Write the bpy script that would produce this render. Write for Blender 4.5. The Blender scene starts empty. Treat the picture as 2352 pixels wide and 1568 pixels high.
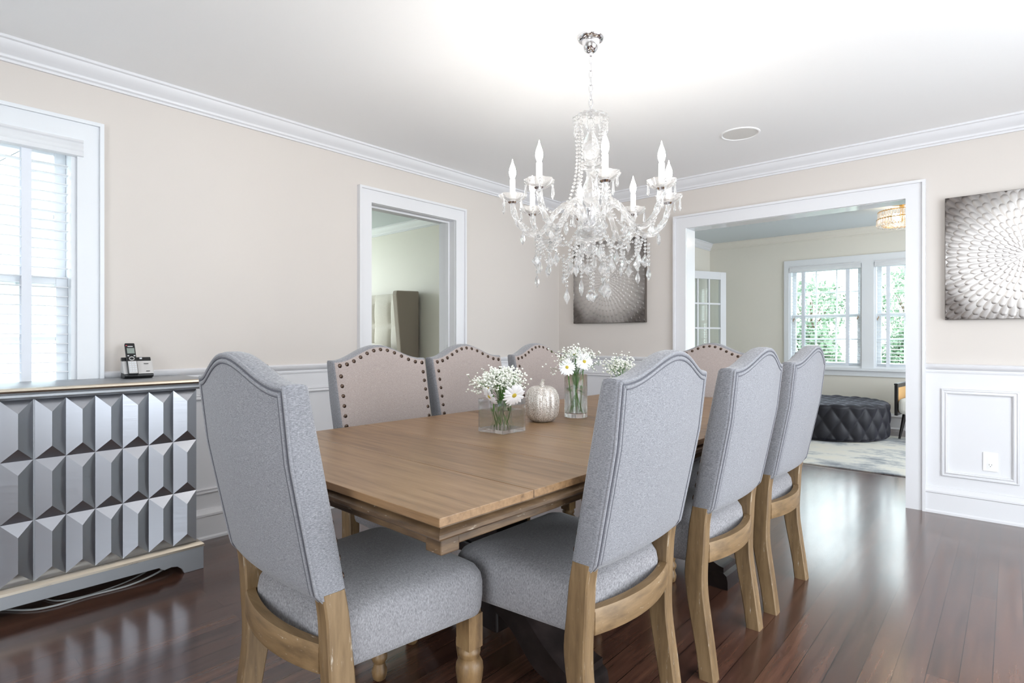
import bpy, bmesh, math, random
from mathutils import Vector, Matrix, Euler
from math import sin, cos, pi, sqrt, radians, atan2
random.seed(7)
S = bpy.context.scene
COL = S.collection

# ------------------------------------------------------------------ helpers
def lin(c):
    return tuple(((v/255)/12.92 if v/255 <= .04045 else ((v/255+.055)/1.055)**2.4) for v in c)

def obj(name, bm, mat, parent=None, smooth=None, bevel=0, seg=2):
    me = bpy.data.meshes.new(name)
    bmesh.ops.recalc_face_normals(bm, faces=bm.faces)
    bm.to_mesh(me); bm.free()
    for m in (mat if isinstance(mat, (list, tuple)) else [mat]):
        me.materials.append(m)
    o = bpy.data.objects.new(name, me); COL.objects.link(o)
    if parent is not None: o.parent = parent
    if smooth is not None:
        me.polygons.foreach_set('use_smooth', [True]*len(me.polygons))
        if smooth < 180:
            me.set_sharp_from_angle(angle=radians(smooth))
    if bevel:
        b = o.modifiers.new('bevel', 'BEVEL'); b.width = bevel; b.segments = seg
        b.limit_method = 'ANGLE'; b.angle_limit = radians(40)
    return o

def tag(o, label=None, cat=None, group=None, kind=None):
    if label: o['label'] = label
    if cat: o['category'] = cat
    if group: o['group'] = group
    if kind: o['kind'] = kind
    return o

def thing(name, label, cat, loc=(0, 0, 0), rz=0, group=None):
    o = bpy.data.objects.new(name, None); COL.objects.link(o)
    o.location = loc; o.rotation_euler = (0, 0, rz); o.empty_display_size = .1
    return tag(o, label, cat, group)

def struct(name, bm, mat, parent=None, **k):
    o = obj(name, bm, mat, parent, **k)
    if parent is None: o['kind'] = 'structure'
    return o

def dup(root, loc, rz, label, name=None):
    r = root.copy(); COL.objects.link(r); r.location = loc; r.rotation_euler = (0, 0, rz); r['label'] = label
    for ch in list(root.children):
        c = ch.copy(); COL.objects.link(c); c.parent = r
        for g in list(ch.children):
            d = g.copy(); COL.objects.link(d); d.parent = c
    return r

def B(): return bmesh.new()

def box(bm, x0, x1, y0, y1, z0, z1, M=None):
    if x0 > x1: x0, x1 = x1, x0
    if y0 > y1: y0, y1 = y1, y0
    if z0 > z1: z0, z1 = z1, z0
    p = [(x, y, z) for z in (z0, z1) for y in (y0, y1) for x in (x0, x1)]
    v = [bm.verts.new(M @ Vector(q) if M else q) for q in p]
    for f in ((0, 2, 3, 1), (4, 5, 7, 6), (0, 1, 5, 4), (2, 6, 7, 3), (0, 4, 6, 2), (1, 3, 7, 5)):
        bm.faces.new([v[i] for i in f])
    return v

def prism(bm, prof, a, b, fn):
    """closed 2-D profile swept from a to b; fn(u, v, t) -> xyz"""
    r0 = [bm.verts.new(fn(u, v, a)) for u, v in prof]
    r1 = [bm.verts.new(fn(u, v, b)) for u, v in prof]
    n = len(prof)
    for i in range(n):
        bm.faces.new((r0[i], r0[(i+1) % n], r1[(i+1) % n], r1[i]))
    bm.faces.new(r0[::-1]); bm.faces.new(r1)

def loft(bm, rings, closed=True, cap0=True, cap1=True):
    R = [[bm.verts.new(p) for p in r] for r in rings]
    n = len(R[0])
    for a, b in zip(R, R[1:]):
        for i in range(n if closed else n-1):
            bm.faces.new((a[i], a[(i+1) % n], b[(i+1) % n], b[i]))
    if cap0: bm.faces.new(R[0][::-1])
    if cap1: bm.faces.new(R[-1])
    return R

def lathe(bm, prof, c=(0, 0, 0), n=20, M=None, scal=None, cap=True):
    rings = []
    for r, z in prof:
        ring = []
        for i in range(n):
            a = 2*pi*i/n
            rr = max(r, 1e-4)*(scal(a, z) if scal else 1)
            p = Vector((rr*cos(a), rr*sin(a), z))
            p = (M @ p) if M else p
            ring.append(p+Vector(c))
        rings.append(ring)
    loft(bm, rings, True, cap, cap)

def tube(bm, pts, r, n=6, cap=True):
    pts = [Vector(p) for p in pts]
    rings = []; up = Vector((0, 0, 1)); prev = None
    for i, p in enumerate(pts):
        d = (pts[min(i+1, len(pts)-1)]-pts[max(i-1, 0)])
        if d.length < 1e-9: d = Vector((0, 0, 1))
        d.normalize()
        if prev is None:
            a = d.cross(up)
            if a.length < .05: a = d.cross(Vector((1, 0, 0)))
        else:
            a = prev-d*prev.dot(d)
        a.normalize(); prev = a; b = d.cross(a)
        rr = r[i] if isinstance(r, (list, tuple)) else r
        rings.append([p+a*rr*cos(2*pi*k/n)+b*rr*sin(2*pi*k/n) for k in range(n)])
    loft(bm, rings, True, cap, cap)

def spline(pts, n=8):
    P = [Vector(p) for p in pts]; out = []
    for i in range(len(P)-1):
        p0 = P[max(i-1, 0)]; p1 = P[i]; p2 = P[i+1]; p3 = P[min(i+2, len(P)-1)]
        for k in range(n):
            t = k/n
            out.append(.5*((2*p1)+(p2-p0)*t+(2*p0-5*p1+4*p2-p3)*t*t+(3*p1-p0-3*p2+p3)*t**3))
    out.append(P[-1]); return out

def ico(bm, c, r, sub=1, sc=(1, 1, 1)):
    res = bmesh.ops.create_icosphere(bm, subdivisions=sub, radius=r)
    for v in res['verts']:
        v.co = Vector((v.co.x*sc[0], v.co.y*sc[1], v.co.z*sc[2]))+Vector(c)

def gem(bm, c, r, h=None, n=7):
    """small faceted bead"""
    h = h or r
    c = Vector(c)
    top = bm.verts.new(c+Vector((0, 0, h))); bot = bm.verts.new(c-Vector((0, 0, h)))
    a = [bm.verts.new(c+Vector((r*cos(2*pi*i/n), r*sin(2*pi*i/n), h*.3))) for i in range(n)]
    b = [bm.verts.new(c+Vector((r*cos(2*pi*i/n), r*sin(2*pi*i/n), -h*.3))) for i in range(n)]
    for i in range(n):
        j = (i+1) % n
        bm.faces.new((top, a[i], a[j])); bm.faces.new((a[i], b[i], b[j], a[j])); bm.faces.new((b[i], bot, b[j]))

# ------------------------------------------------------------------ materials
def mat(name, col, rough=.5, metal=0, **k):
    m = bpy.data.materials.new(name); m.use_nodes = True
    p = m.node_tree.nodes['Principled BSDF']
    p.inputs['Base Color'].default_value = (*lin(col), 1)
    p.inputs['Roughness'].default_value = rough
    p.inputs['Metallic'].default_value = metal
    for kk, v in k.items():
        p.inputs[kk.replace('_', ' ')].default_value = v
    return m

def N(m, t, **k):
    n = m.node_tree.nodes.new(t)
    for a, v in k.items():
        if a in n.inputs: n.inputs[a].default_value = v
        else: setattr(n, a, v)
    return n
def L(m, a, b): m.node_tree.links.new(a, b)
def P(m): return m.node_tree.nodes['Principled BSDF']

def coords(m, scale, kind='Object', rot=(0, 0, 0)):
    t = N(m, 'ShaderNodeTexCoord'); mp = N(m, 'ShaderNodeMapping')
    mp.inputs['Scale'].default_value = scale; mp.inputs['Rotation'].default_value = rot
    L(m, t.outputs[kind], mp.inputs['Vector'])
    return mp.outputs['Vector']

def ramp(m, fac, stops):
    r = N(m, 'ShaderNodeValToRGB')
    e = r.color_ramp.elements
    while len(e) < len(stops): e.new(.5)
    for el, (p, c) in zip(e, stops):
        el.position = p; el.color = (*lin(c), 1)
    L(m, fac, r.inputs['Fac']); return r.outputs['Color']

def bump(m, h, strength=.3, dist=.01):
    b = N(m, 'ShaderNodeBump'); b.inputs['Strength'].default_value = strength; b.inputs['Distance'].default_value = dist
    L(m, h, b.inputs['Height']); L(m, b.outputs['Normal'], P(m).inputs['Normal']); return b

def noise(m, vec, scale=1, detail=4, rough=.55):
    n = N(m, 'ShaderNodeTexNoise'); n.inputs['Scale'].default_value = scale
    n.inputs['Detail'].default_value = detail; n.inputs['Roughness'].default_value = rough
    L(m, vec, n.inputs['Vector']); return n.outputs['Fac']

def paint(name, col, rough=.55, b=.05):
    m = mat(name, col, rough)
    v = coords(m, (1, 1, 1))
    bump(m, noise(m, v, 180, 2), b, .002); return m

wall_m = paint('cream_wall_paint', (211, 204, 198), .6)
liv_m = paint('beige_wall_paint', (226, 222, 212), .6)
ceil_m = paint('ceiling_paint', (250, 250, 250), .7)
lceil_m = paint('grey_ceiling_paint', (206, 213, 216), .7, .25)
trim_m = paint('white_trim_paint', (224, 224, 227), .35, .02)
win_m = paint('white_window_paint', (226, 229, 233), .4, .02)

def glass(name, col=(1, 1, 1), ior=1.5, tr=.0, rough=0):
    m = bpy.data.materials.new(name); m.use_nodes = True
    nt = m.node_tree; nt.nodes.remove(P(m)); out = nt.nodes['Material Output']
    g = N(m, 'ShaderNodeBsdfGlass'); g.inputs['Color'].default_value = (*col, 1); g.inputs['IOR'].default_value = ior; g.inputs['Roughness'].default_value = rough
    t = N(m, 'ShaderNodeBsdfTransparent'); mx = N(m, 'ShaderNodeMixShader'); mx.inputs[0].default_value = tr
    L(m, g.outputs[0], mx.inputs[1]); L(m, t.outputs[0], mx.inputs[2]); L(m, mx.outputs[0], out.inputs['Surface']); return m
def fabric(name, dark, mid, light, streak=(170, 170, 1000), amt=1):
    m = mat(name, mid, .92)
    P(m).inputs['Sheen Weight'].default_value = .25
    v1 = coords(m, streak); n1 = noise(m, v1, 1, 3, .65)
    v2 = coords(m, (streak[2], streak[2], streak[0])); n2 = noise(m, v2, 1, 2)
    mx = N(m, 'ShaderNodeMath', operation='MULTIPLY_ADD'); mx.inputs[1].default_value = .75
    sc = N(m, 'ShaderNodeMath', operation='MULTIPLY'); sc.inputs[1].default_value = .25
    L(m, n2, sc.inputs[0]); L(m, n1, mx.inputs[0]); L(m, sc.outputs[0], mx.inputs[2])
    L(m, ramp(m, mx.outputs[0], [(.33, dark), (.5, mid), (.66, light)]), P(m).inputs['Base Color'])
    if amt: bump(m, mx.outputs[0], .3, .002)
    return m
heather_m = fabric('heather_grey_fabric', (92, 93, 98), (128, 128, 133), (160, 160, 164))
linen_m = fabric('beige_grey_linen', (136, 126, 122), (161, 149, 145), (182, 171, 167), (260, 260, 900))
seat_m = fabric('grey_linen_seat_fabric', (104, 103, 106), (136, 134, 137), (160, 158, 161), (160, 600, 160))
welt_m = fabric('grey_welt_fabric', (104, 105, 110), (130, 130, 135), (156, 156, 160), (170, 170, 900), 0)
seam_m = mat('dark_seam', (92, 92, 99), .95)
head_m = fabric('taupe_linen', (140, 130, 118), (166, 155, 142), (186, 176, 163), (200, 200, 500))
headf_m = fabric('light_taupe_linen', (180, 174, 162), (205, 199, 188), (220, 215, 205), (200, 200, 500))

def wood(name, cols, scale=(4, 40, 40), rough=.4, wear=0, rot=(0, 0, 0), bmp=.12, kind='Object'):
    m = mat(name, cols[1], rough)
    v = coords(m, scale, kind, rot)
    n = noise(m, v, 1, 6, .6)
    c = ramp(m, n, [(.3, cols[0]), (.5, cols[1]), (.72, cols[2])])
    if wear:
        w = noise(m, coords(m, (scale[0]*4, scale[1]*2.2, scale[2]*2.2), kind, rot), 1, 5, .7)
        st = N(m, 'ShaderNodeMapRange'); st.inputs['From Min'].default_value = .68-wear*.06; st.inputs['From Max'].default_value = .74
        L(m, w, st.inputs['Value'])
        mix = N(m, 'ShaderNodeMix', data_type='RGBA'); mix.inputs['B'].default_value = (*lin((205, 196, 180)), 1)
        L(m, st.outputs['Result'], mix.inputs['Factor']); L(m, c, mix.inputs['A']); c = mix.outputs['Result']
    L(m, c, P(m).inputs['Base Color'])
    bump(m, n, bmp, .004); return m
oak_m = wood('weathered_oak', ((96, 75, 51), (121, 97, 67), (140, 115, 83)), (40, 40, 5), .5, 1)
oakrail_m = wood('oak_rail', ((98, 77, 52), (123, 98, 67), (142, 116, 83)), (5, 40, 40), .5, .6)
oakturn_m = wood('turned_oak', ((92, 70, 46), (130, 102, 68), (154, 126, 88)), (30, 30, 8), .42, .1)
edge_m = wood('distressed_table_edge', ((52, 38, 27), (88, 68, 48), (116, 92, 66)), (8, 8, 60), .45, .8)
dark_m = wood('espresso_wood', ((20, 15, 14), (34, 27, 26), (52, 43, 42)), (12, 12, 12), .32)

def tabletop():
    m = mat('oak_table_top', (150, 118, 84), .33)
    v = coords(m, (3.4, 52, 52)); n = noise(m, v, 1, 8, .66)
    t = N(m, 'ShaderNodeTexCoord'); sp = N(m, 'ShaderNodeSeparateXYZ'); L(m, t.outputs['Object'], sp.inputs[0])
    dv = N(m, 'ShaderNodeMath', operation='DIVIDE'); dv.inputs[1].default_value = .2817
    fl = N(m, 'ShaderNodeMath', operation='FLOOR'); L(m, sp.outputs['Y'], dv.inputs[0]); L(m, dv.outputs[0], fl.inputs[0])
    wn = N(m, 'ShaderNodeTexWhiteNoise', noise_dimensions='1D'); L(m, fl.outputs[0], wn.inputs['W'])
    ad = N(m, 'ShaderNodeMath', operation='MULTIPLY_ADD'); ad.inputs[1].default_value = .16
    L(m, wn.outputs['Value'], ad.inputs[0]); L(m, n, ad.inputs[2])
    c = ramp(m, ad.outputs[0], [(.3, (92, 68, 44)), (.55, (134, 104, 73)), (.85, (158, 128, 95))])
    L(m, c, P(m).inputs['Base Color']); bump(m, n, .1, .003)
    return m
top_m = tabletop()

def floorm():
    m = mat('dark_walnut_floor', (52, 33, 27), .2, 0, Coat_Weight=.5, Coat_Roughness=.15)
    t = N(m, 'ShaderNodeTexCoord'); mp = N(m, 'ShaderNodeMapping')
    mp.inputs['Rotation'].default_value = (0, 0, pi/2)
    L(m, t.outputs['Object'], mp.inputs['Vector'])
    br = N(m, 'ShaderNodeTexBrick'); br.offset = .37
    for k, v in dict(Scale=1, **{'Mortar Size': .0012, 'Brick Width': 1.35, 'Row Height': .083, 'Bias': 0}).items(): br.inputs[k].default_value = v
    br.inputs['Color1'].default_value = (0, 0, 0, 1); br.inputs['Color2'].default_value = (1, 1, 1, 1); br.inputs['Mortar'].default_value = (.3, .3, .3, 1)
    L(m, mp.outputs['Vector'], br.inputs['Vector'])
    g = noise(m, coords(m, (38, 2.6, 10)), 1, 7, .6)
    ad = N(m, 'ShaderNodeMath', operation='MULTIPLY_ADD'); ad.inputs[1].default_value = .28
    L(m, br.outputs['Color'], ad.inputs[0]); L(m, g, ad.inputs[2])
    c = ramp(m, ad.outputs[0], [(.28, (44, 27, 22)), (.6, (80, 53, 43)), (.95, (108, 74, 58))])
    mm = N(m, 'ShaderNodeMix', data_type='RGBA'); mm.inputs['B'].default_value = (*lin((20, 12, 10)), 1)
    L(m, br.outputs['Fac'], mm.inputs['Factor']); L(m, c, mm.inputs['A']); L(m, mm.outputs['Result'], P(m).inputs['Base Color'])
    w = noise(m, coords(m, (16, 2, 4)), 1, 3)
    h = N(m, 'ShaderNodeMath', operation='MULTIPLY_ADD'); h.inputs[1].default_value = -.6
    L(m, br.outputs['Fac'], h.inputs[0]); L(m, w, h.inputs[2])
    bump(m, h.outputs[0], .12, .006)
    rr = N(m, 'ShaderNodeMapRange'); rr.inputs['To Min'].default_value = .15; rr.inputs['To Max'].default_value = .27
    L(m, noise(m, coords(m, (3, 1.5, 3)), 1, 4), rr.inputs['Value']); L(m, rr.outputs['Result'], P(m).inputs['Roughness'])
    return m
floor_m = floorm()

def brushed(name, col, rough, sc=(6, 6, 260), b=.06):
    m = mat(name, col, rough, 1)
    n = noise(m, coords(m, sc), 1, 4, .6)
    r = N(m, 'ShaderNodeMapRange'); r.inputs['To Min'].default_value = rough-.09; r.inputs['To Max'].default_value = rough+.1
    L(m, n, r.inputs['Value']); L(m, r.outputs['Result'], P(m).inputs['Roughness'])
    bump(m, n, b, .002); return m
silver_m = brushed('silver_leaf', (174, 177, 184), .33, (5, 5, 160))
pewter_m = brushed('pewter_paint', (158, 161, 165), .38)
P(pewter_m).inputs['Metallic'].default_value = .55
champ_m = brushed('champagne_silver', (206, 196, 180), .3)
chrome_m = mat('chrome', (225, 225, 228), .08, 1)
bronze_m = mat('dark_bronze', (84, 70, 62), .32, 1)
gold_m = mat('brushed_gold', (214, 170, 98), .25, 1)
black_m = mat('black_plastic', (24, 24, 26), .35)
silverp_m = mat('silver_plastic', (206, 204, 203), .38, .3)
key_m = mat('pale_grey_keys', (214, 216, 220), .45)
lcd_m = mat('lcd_screen', (142, 152, 146), .25)
red_m = mat('red_button', (190, 74, 86), .4)
white_m = mat('white_plastic', (240, 240, 241), .35)
slot_m = mat('dark_slot', (60, 58, 58), .6)
cable_m = mat('grey_cable', (170, 172, 172), .45)
tan_m = wood('tan_wood', ((140, 112, 82), (164, 134, 102), (184, 156, 124)), (40, 6, 6), .5)
linenw_m = mat('white_pillowcase', (236, 230, 220), .9)
seatw_m = mat('white_upholstery', (226, 224, 218), .9)
cane_m = mat('natural_cane', (214, 172, 116), .7)
blackw_m = mat('black_lacquer', (26, 24, 25), .3)

def velvet():
    m = mat('navy_velvet', (14, 13, 25), .6)
    P(m).inputs['Sheen Weight'].default_value = .16; P(m).inputs['Sheen Roughness'].default_value = .35
    P(m).inputs['Sheen Tint'].default_value = (.5, .48, .75, 1)
    n = noise(m, coords(m, (60, 60, 60)), 1, 3); bump(m, n, .15, .004); return m
velvet_m = velvet()

def rugm():
    m = mat('abstract_rug', (205, 203, 195), .95)
    n = noise(m, coords(m, (1.7, 2.4, 1)), 1, 7, .7)
    f = noise(m, coords(m, (220, 220, 220)), 1, 1)
    L(m, ramp(m, n, [(.34, (112, 116, 124)), (.44, (170, 173, 176)), (.52, (214, 212, 205)), (.68, (222, 216, 203)), (.8, (190, 178, 164))]), P(m).inputs['Base Color'])
    bump(m, f, .3, .004); return m
rug_m = rugm()

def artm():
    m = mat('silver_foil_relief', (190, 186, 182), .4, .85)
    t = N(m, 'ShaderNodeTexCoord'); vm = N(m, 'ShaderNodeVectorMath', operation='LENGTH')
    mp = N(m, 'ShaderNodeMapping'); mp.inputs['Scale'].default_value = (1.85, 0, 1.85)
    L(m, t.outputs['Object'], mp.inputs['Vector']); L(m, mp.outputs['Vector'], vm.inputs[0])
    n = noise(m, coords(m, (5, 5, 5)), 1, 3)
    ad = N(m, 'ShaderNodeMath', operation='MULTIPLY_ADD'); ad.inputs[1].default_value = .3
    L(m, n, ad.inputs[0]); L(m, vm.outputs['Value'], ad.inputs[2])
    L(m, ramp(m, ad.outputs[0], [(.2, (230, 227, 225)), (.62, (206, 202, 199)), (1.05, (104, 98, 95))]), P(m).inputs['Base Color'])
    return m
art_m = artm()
artedge_m = mat('grey_canvas_edge', (96, 88, 82), .5, .3)

def crystalm():
    m = glass('crystal', (1, 1, 1), 1.5, .18)
    nt = m.node_tree; out = nt.nodes['Material Output']; old = out.inputs['Surface'].links[0].from_socket
    d = N(m, 'ShaderNodeBsdfDiffuse'); d.inputs['Color'].default_value = (.95, .95, .95, 1)
    t = N(m, 'ShaderNodeBsdfTranslucent'); t.inputs['Color'].default_value = (.95, .95, .95, 1)
    m1 = N(m, 'ShaderNodeMixShader'); m1.inputs[0].default_value = .5; L(m, d.outputs[0], m1.inputs[1]); L(m, t.outputs[0], m1.inputs[2])
    m2 = N(m, 'ShaderNodeMixShader'); m2.inputs[0].default_value = .11; L(m, old, m2.inputs[1]); L(m, m1.outputs[0], m2.inputs[2])
    L(m, m2.outputs[0], out.inputs['Surface']); return m
crystal_m = crystalm()
def schlick(m, f0=.04):
    w = N(m, 'ShaderNodeLayerWeight'); w.inputs['Blend'].default_value = .5
    p = N(m, 'ShaderNodeMath', operation='POWER'); p.inputs[1].default_value = 5
    a = N(m, 'ShaderNodeMath', operation='MULTIPLY_ADD'); a.inputs[1].default_value = 1-f0; a.inputs[2].default_value = f0
    L(m, w.outputs['Facing'], p.inputs[0]); L(m, p.outputs[0], a.inputs[0]); return a.outputs[0]
def panem(name='window_pane', col=(.96, .99, .98, 1)):
    m = bpy.data.materials.new(name); m.use_nodes = True
    nt = m.node_tree; nt.nodes.remove(P(m)); out = nt.nodes['Material Output']
    g = N(m, 'ShaderNodeBsdfGlossy'); g.inputs['Roughness'].default_value = .02
    t = N(m, 'ShaderNodeBsdfTransparent'); t.inputs['Color'].default_value = col
    mx = N(m, 'ShaderNodeMixShader'); L(m, schlick(m), mx.inputs[0])
    L(m, t.outputs[0], mx.inputs[1]); L(m, g.outputs[0], mx.inputs[2]); L(m, mx.outputs[0], out.inputs['Surface']); return m
pane_m = panem()
glass_m = glass('vase_glass', (1, 1, 1), 1.48, .3)
water_m = panem('water', (.95, .975, .965, 1))

def emis(name, col, s):
    m = bpy.data.materials.new(name); m.use_nodes = True
    nt = m.node_tree; nt.nodes.remove(P(m))
    e = N(m, 'ShaderNodeEmission'); e.inputs['Color'].default_value = (*col, 1); e.inputs['Strength'].default_value = s
    L(m, e.outputs[0], nt.nodes['Material Output'].inputs['Surface']); return m
BULB = 135
bulb_m = emis('lit_bulb', (1, .95, .88), BULB)
lampbulb_m = emis('lit_lamp_bulb', (1, .8, .56), 60)

def glitter():
    m = mat('champagne_glitter', (205, 192, 178), .35, .4)
    v = N(m, 'ShaderNodeTexVoronoi'); v.inputs['Scale'].default_value = 560
    L(m, coords(m, (1, 1, 1)), v.inputs['Vector'])
    L(m, ramp(m, v.outputs['Color'], [(.1, (130, 114, 102)), (.4, (216, 205, 194)), (.7, (255, 252, 248))]), P(m).inputs['Base Color'])
    bump(m, v.outputs['Color'], 1, .006); return m
glitter_m = glitter()
petal_m = mat('white_petal', (250, 250, 252), .6, 0, Subsurface_Weight=.0)
yellow_m = mat('yellow_disc', (198, 176, 66), .8)
bud_m = mat('white_bud', (248, 249, 240), .7)
green_m = mat('green_stem', (74, 122, 48), .5)
leaf_m = mat('dark_green_leaf', (52, 86, 44), .5)
bushl_m = mat('garden_leaf', (112, 136, 112), .7)
bark_m = mat('bark', (96, 80, 66), .9)
lawn_m = mat('lawn', (150, 160, 142), .95)
siding_m = paint('pale_siding', (226, 232, 236), .7)
roof_m = mat('grey_roof_shingle', (150, 158, 166), .9)
def blindm():
    m = paint('white_blind', (246, 246, 248), .45, .01)
    out = m.node_tree.nodes['Material Output']; t = N(m, 'ShaderNodeBsdfTranslucent'); t.inputs['Color'].default_value = (.93, .94, .96, 1)
    mx = N(m, 'ShaderNodeMixShader'); mx.inputs[0].default_value = .35
    L(m, P(m).outputs[0], mx.inputs[1]); L(m, t.outputs[0], mx.inputs[2]); L(m, mx.outputs[0], out.inputs['Surface']); return m
blind_m = blindm()
tape_m = mat('blind_tape', (228, 232, 240), .9)

# ------------------------------------------------------------------ room shell
H = 2.44; LH = 2.5; WT = .16
def wall_x(bm, x0, x1, ya, yb, z1, holes):
    """wall slab spanning ya..yb with rectangular holes (y0,y1,z0,z1)"""
    y = ya
    for (h0, h1, z0, zt) in sorted(holes):
        box(bm, x0, x1, y, h0, 0, z1)
        if z0 > 0: box(bm, x0, x1, h0, h1, 0, z0)
        box(bm, x0, x1, h0, h1, zt, z1); y = h1
    box(bm, x0, x1, y, yb, 0, z1)
def wall_y(bm, y0, y1, xa, xb, z1, holes):
    x = xa
    for (h0, h1, z0, zt) in sorted(holes):
        box(bm, x, h0, y0, y1, 0, z1)
        if z0 > 0: box(bm, h0, h1, y0, y1, 0, z0)
        box(bm, h0, h1, y0, y1, zt, z1); x = h1
    box(bm, x, xb, y0, y1, 0, z1)

XR, YN = 5.0, -6.3
W1 = (-4.78, -3.868, .78, 2.052)           # dining window hole (y0,y1,z0,z1)
D1 = (-2.208, -1.405, 0, 2.06)             # bedroom doorway
OP = (1.327, 2.845, 0, 2.032)              # cased opening to living room
bm = B(); wall_x(bm, -.18, 0, YN, 0, H, [W1, D1]); struct('wall_left', bm, wall_m)
bm = B(); wall_y(bm, 0, WT, -.18, XR, LH+.05, [OP]); struct('wall_right', bm, wall_m)
WN = [(2.4, 4.2, .5, 2.1)]     # unseen window holes behind the camera, sized for fill daylight
WS = [(-4.1, -1.2, .1, 2.15)]  # unseen side-wall hole, put in and sized to brighten the room
bm = B(); wall_y(bm, YN-.16, YN, -.18, XR+.16, H, WN); struct('wall_near', bm, wall_m)
bm = B(); wall_x(bm, XR, XR+.16, YN, 0, H, WS); struct('wall_side', bm, wall_m)
bm = B(); box(bm, -4.2, XR, YN, 4.0, -.12, 0); struct('floor', bm, floor_m)
bm = B(); box(bm, -.18, XR, YN, 0, H, H+.08); struct('ceiling', bm, ceil_m)

# living room shell
LY = 3.75; LX = 4.7
LW = [(1.10, 1.955, .735, 2.06), (2.085, 2.94, .735, 2.06)]
bm = B(); wall_y(bm, LY, LY+.16, -.18, LX+.1, LH, LW); struct('wall_living_far', bm, liv_m)
bm = B(); wall_x(bm, -.18, 0, WT, LY, LH, []); struct('wall_living_left', bm, liv_m)
bm = B(); wall_x(bm, LX, LX+.1, WT, LY, LH, [(.6, 3.3, .5, 2.1)]); struct('wall_living_right', bm, liv_m)  # hole in this unseen wall is added to light the living room
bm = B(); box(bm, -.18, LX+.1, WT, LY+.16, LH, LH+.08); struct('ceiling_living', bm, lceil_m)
# bedroom shell
bm = B(); box(bm, -4.2, -.18, -.3, -.2, 0, LH); struct('wall_bedroom_far', bm, liv_m)
bm = B(); box(bm, -4.2, -.18, -2.95, -2.85, 0, LH); struct('wall_bedroom_near', bm, liv_m)
bm = B(); box(bm, -4.2, -.18, -2.95, -.2, LH-.02, LH+.06); struct('ceiling_bedroom', bm, lceil_m)

# --- crown mouldings (profile: out from wall, down from ceiling)
crown = [(0, 0), (.078, 0), (.078, -.012), (.068, -.016), (.062, -.03), (.045, -.052), (.026, -.064), (.022, -.07), (.022, -.078), (.012, -.083), (.012, -.094), (0, -.094)]
bm = B(); prism(bm, crown, YN, 0, lambda u, v, t: (u, t, H+v)); struct('trim_1', bm, trim_m, smooth=35)
bm = B(); prism(bm, crown, 0, XR, lambda u, v, t: (t, -u, H+v)); struct('trim_2', bm, trim_m, smooth=35)
bm = B(); prism(bm, crown, 0, LX, lambda u, v, t: (t, LY-u, LH+v)); struct('trim_3', bm, liv_m, smooth=35)
bm = B(); prism(bm, crown, WT, LY, lambda u, v, t: (u, t, LH+v)); struct('trim_4', bm, trim_m, smooth=35)
bm = B(); prism(bm, crown, -4.2, -.18, lambda u, v, t: (t, -.3-u, LH-.02+v)); struct('trim_5', bm, trim_m, smooth=35)

# --- wainscot skin, chair rail, baseboards, picture-frame mouldings
rail = [(0, .895), (.012, .895), (.014, .905), (.01, .912), (.02, .92), (.028, .93), (.03, .943), (.018, .95), (0, .95)]
base = [(0, 0), (.026, 0), (.026, .012), (.018, .02), (.018, .125), (.024, .13), (.024, .14), (.014, .152), (.009, .165), (0, .168)]
CW = .1
segL = [(YN, W1[0]-CW), (W1[1]+CW, D1[0]-CW), (D1[1]+CW, 0)]
segR = [(0, OP[0]-CW), (OP[1]+CW, XR)]
bm = B()
for a, b in segL: box(bm, 0, .006, a, b, 0, .9)
box(bm, 0, .006, W1[0]-CW, W1[1]+CW, 0, .7)
struct('trim_6', bm, trim_m)
bm = B()
for a, b in segR: box(bm, a, b, -.006, 0, 0, .9)
struct('trim_7', bm, trim_m)
bm = B()
for a, b in segL: prism(bm, rail, a, b, lambda u, v, t: (u, t, v))
struct('trim_8', bm, trim_m, smooth=30)
bm = B()
for a, b in segR: prism(bm, rail, a, b, lambda u, v, t: (t, -u, v))
struct('trim_9', bm, trim_m, smooth=30)
bm = B()
for a, b in [(YN, D1[0]-CW), (D1[1]+CW, 0)]: prism(bm, base, a, b, lambda u, v, t: (u+.006, t, v))
struct('baseboard_left', bm, trim_m, smooth=30)
bm = B()
for a, b in segR: prism(bm, base, a, b, lambda u, v, t: (t, -u-.006, v))
struct('baseboard_right', bm, trim_m, smooth=30)
bm = B(); prism(bm, base, 0, LX, lambda u, v, t: (t, LY-u, v*1.15)); struct('baseboard_living', bm, trim_m, smooth=30)

def frame_mould(fn, a0, a1, z0, z1):
    pr = [(0, .004), (.004, .012), (.01, .014), (.014, .008), (.02, .01), (.026, .016), (.032, .012), (.034, 0), (0, 0)]
    bm = B(); rings = []
    for (u, h) in pr:
        rings.append([fn(a0+u, z0+u, h), fn(a1-u, z0+u, h), fn(a1-u, z1-u, h), fn(a0+u, z1-u, h)])
    rings.append(rings[0])
    loft(bm, rings, True, False, False)
    bmesh.ops.remove_doubles(bm, verts=bm.verts, dist=1e-6); return bm
fl_ = lambda a, z, h: (.006+h, a, z)
fr_ = lambda a, z, h: (a, -.006-h, z)
k = 10
for a0, a1, z0, z1, f in [(-3.70, -2.40, .25, .805, fl_), (-1.2, -.11, .25, .805, fl_), (.12, 1.12, .25, .795, fr_), (3.03, 3.405, .238, .795, fr_), (3.52, 4.9, .238, .795, fr_)]:
    struct('trim_%d' % k, frame_mould(f, a0, a1, z0, z1), trim_m, smooth=35); k += 1

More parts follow.
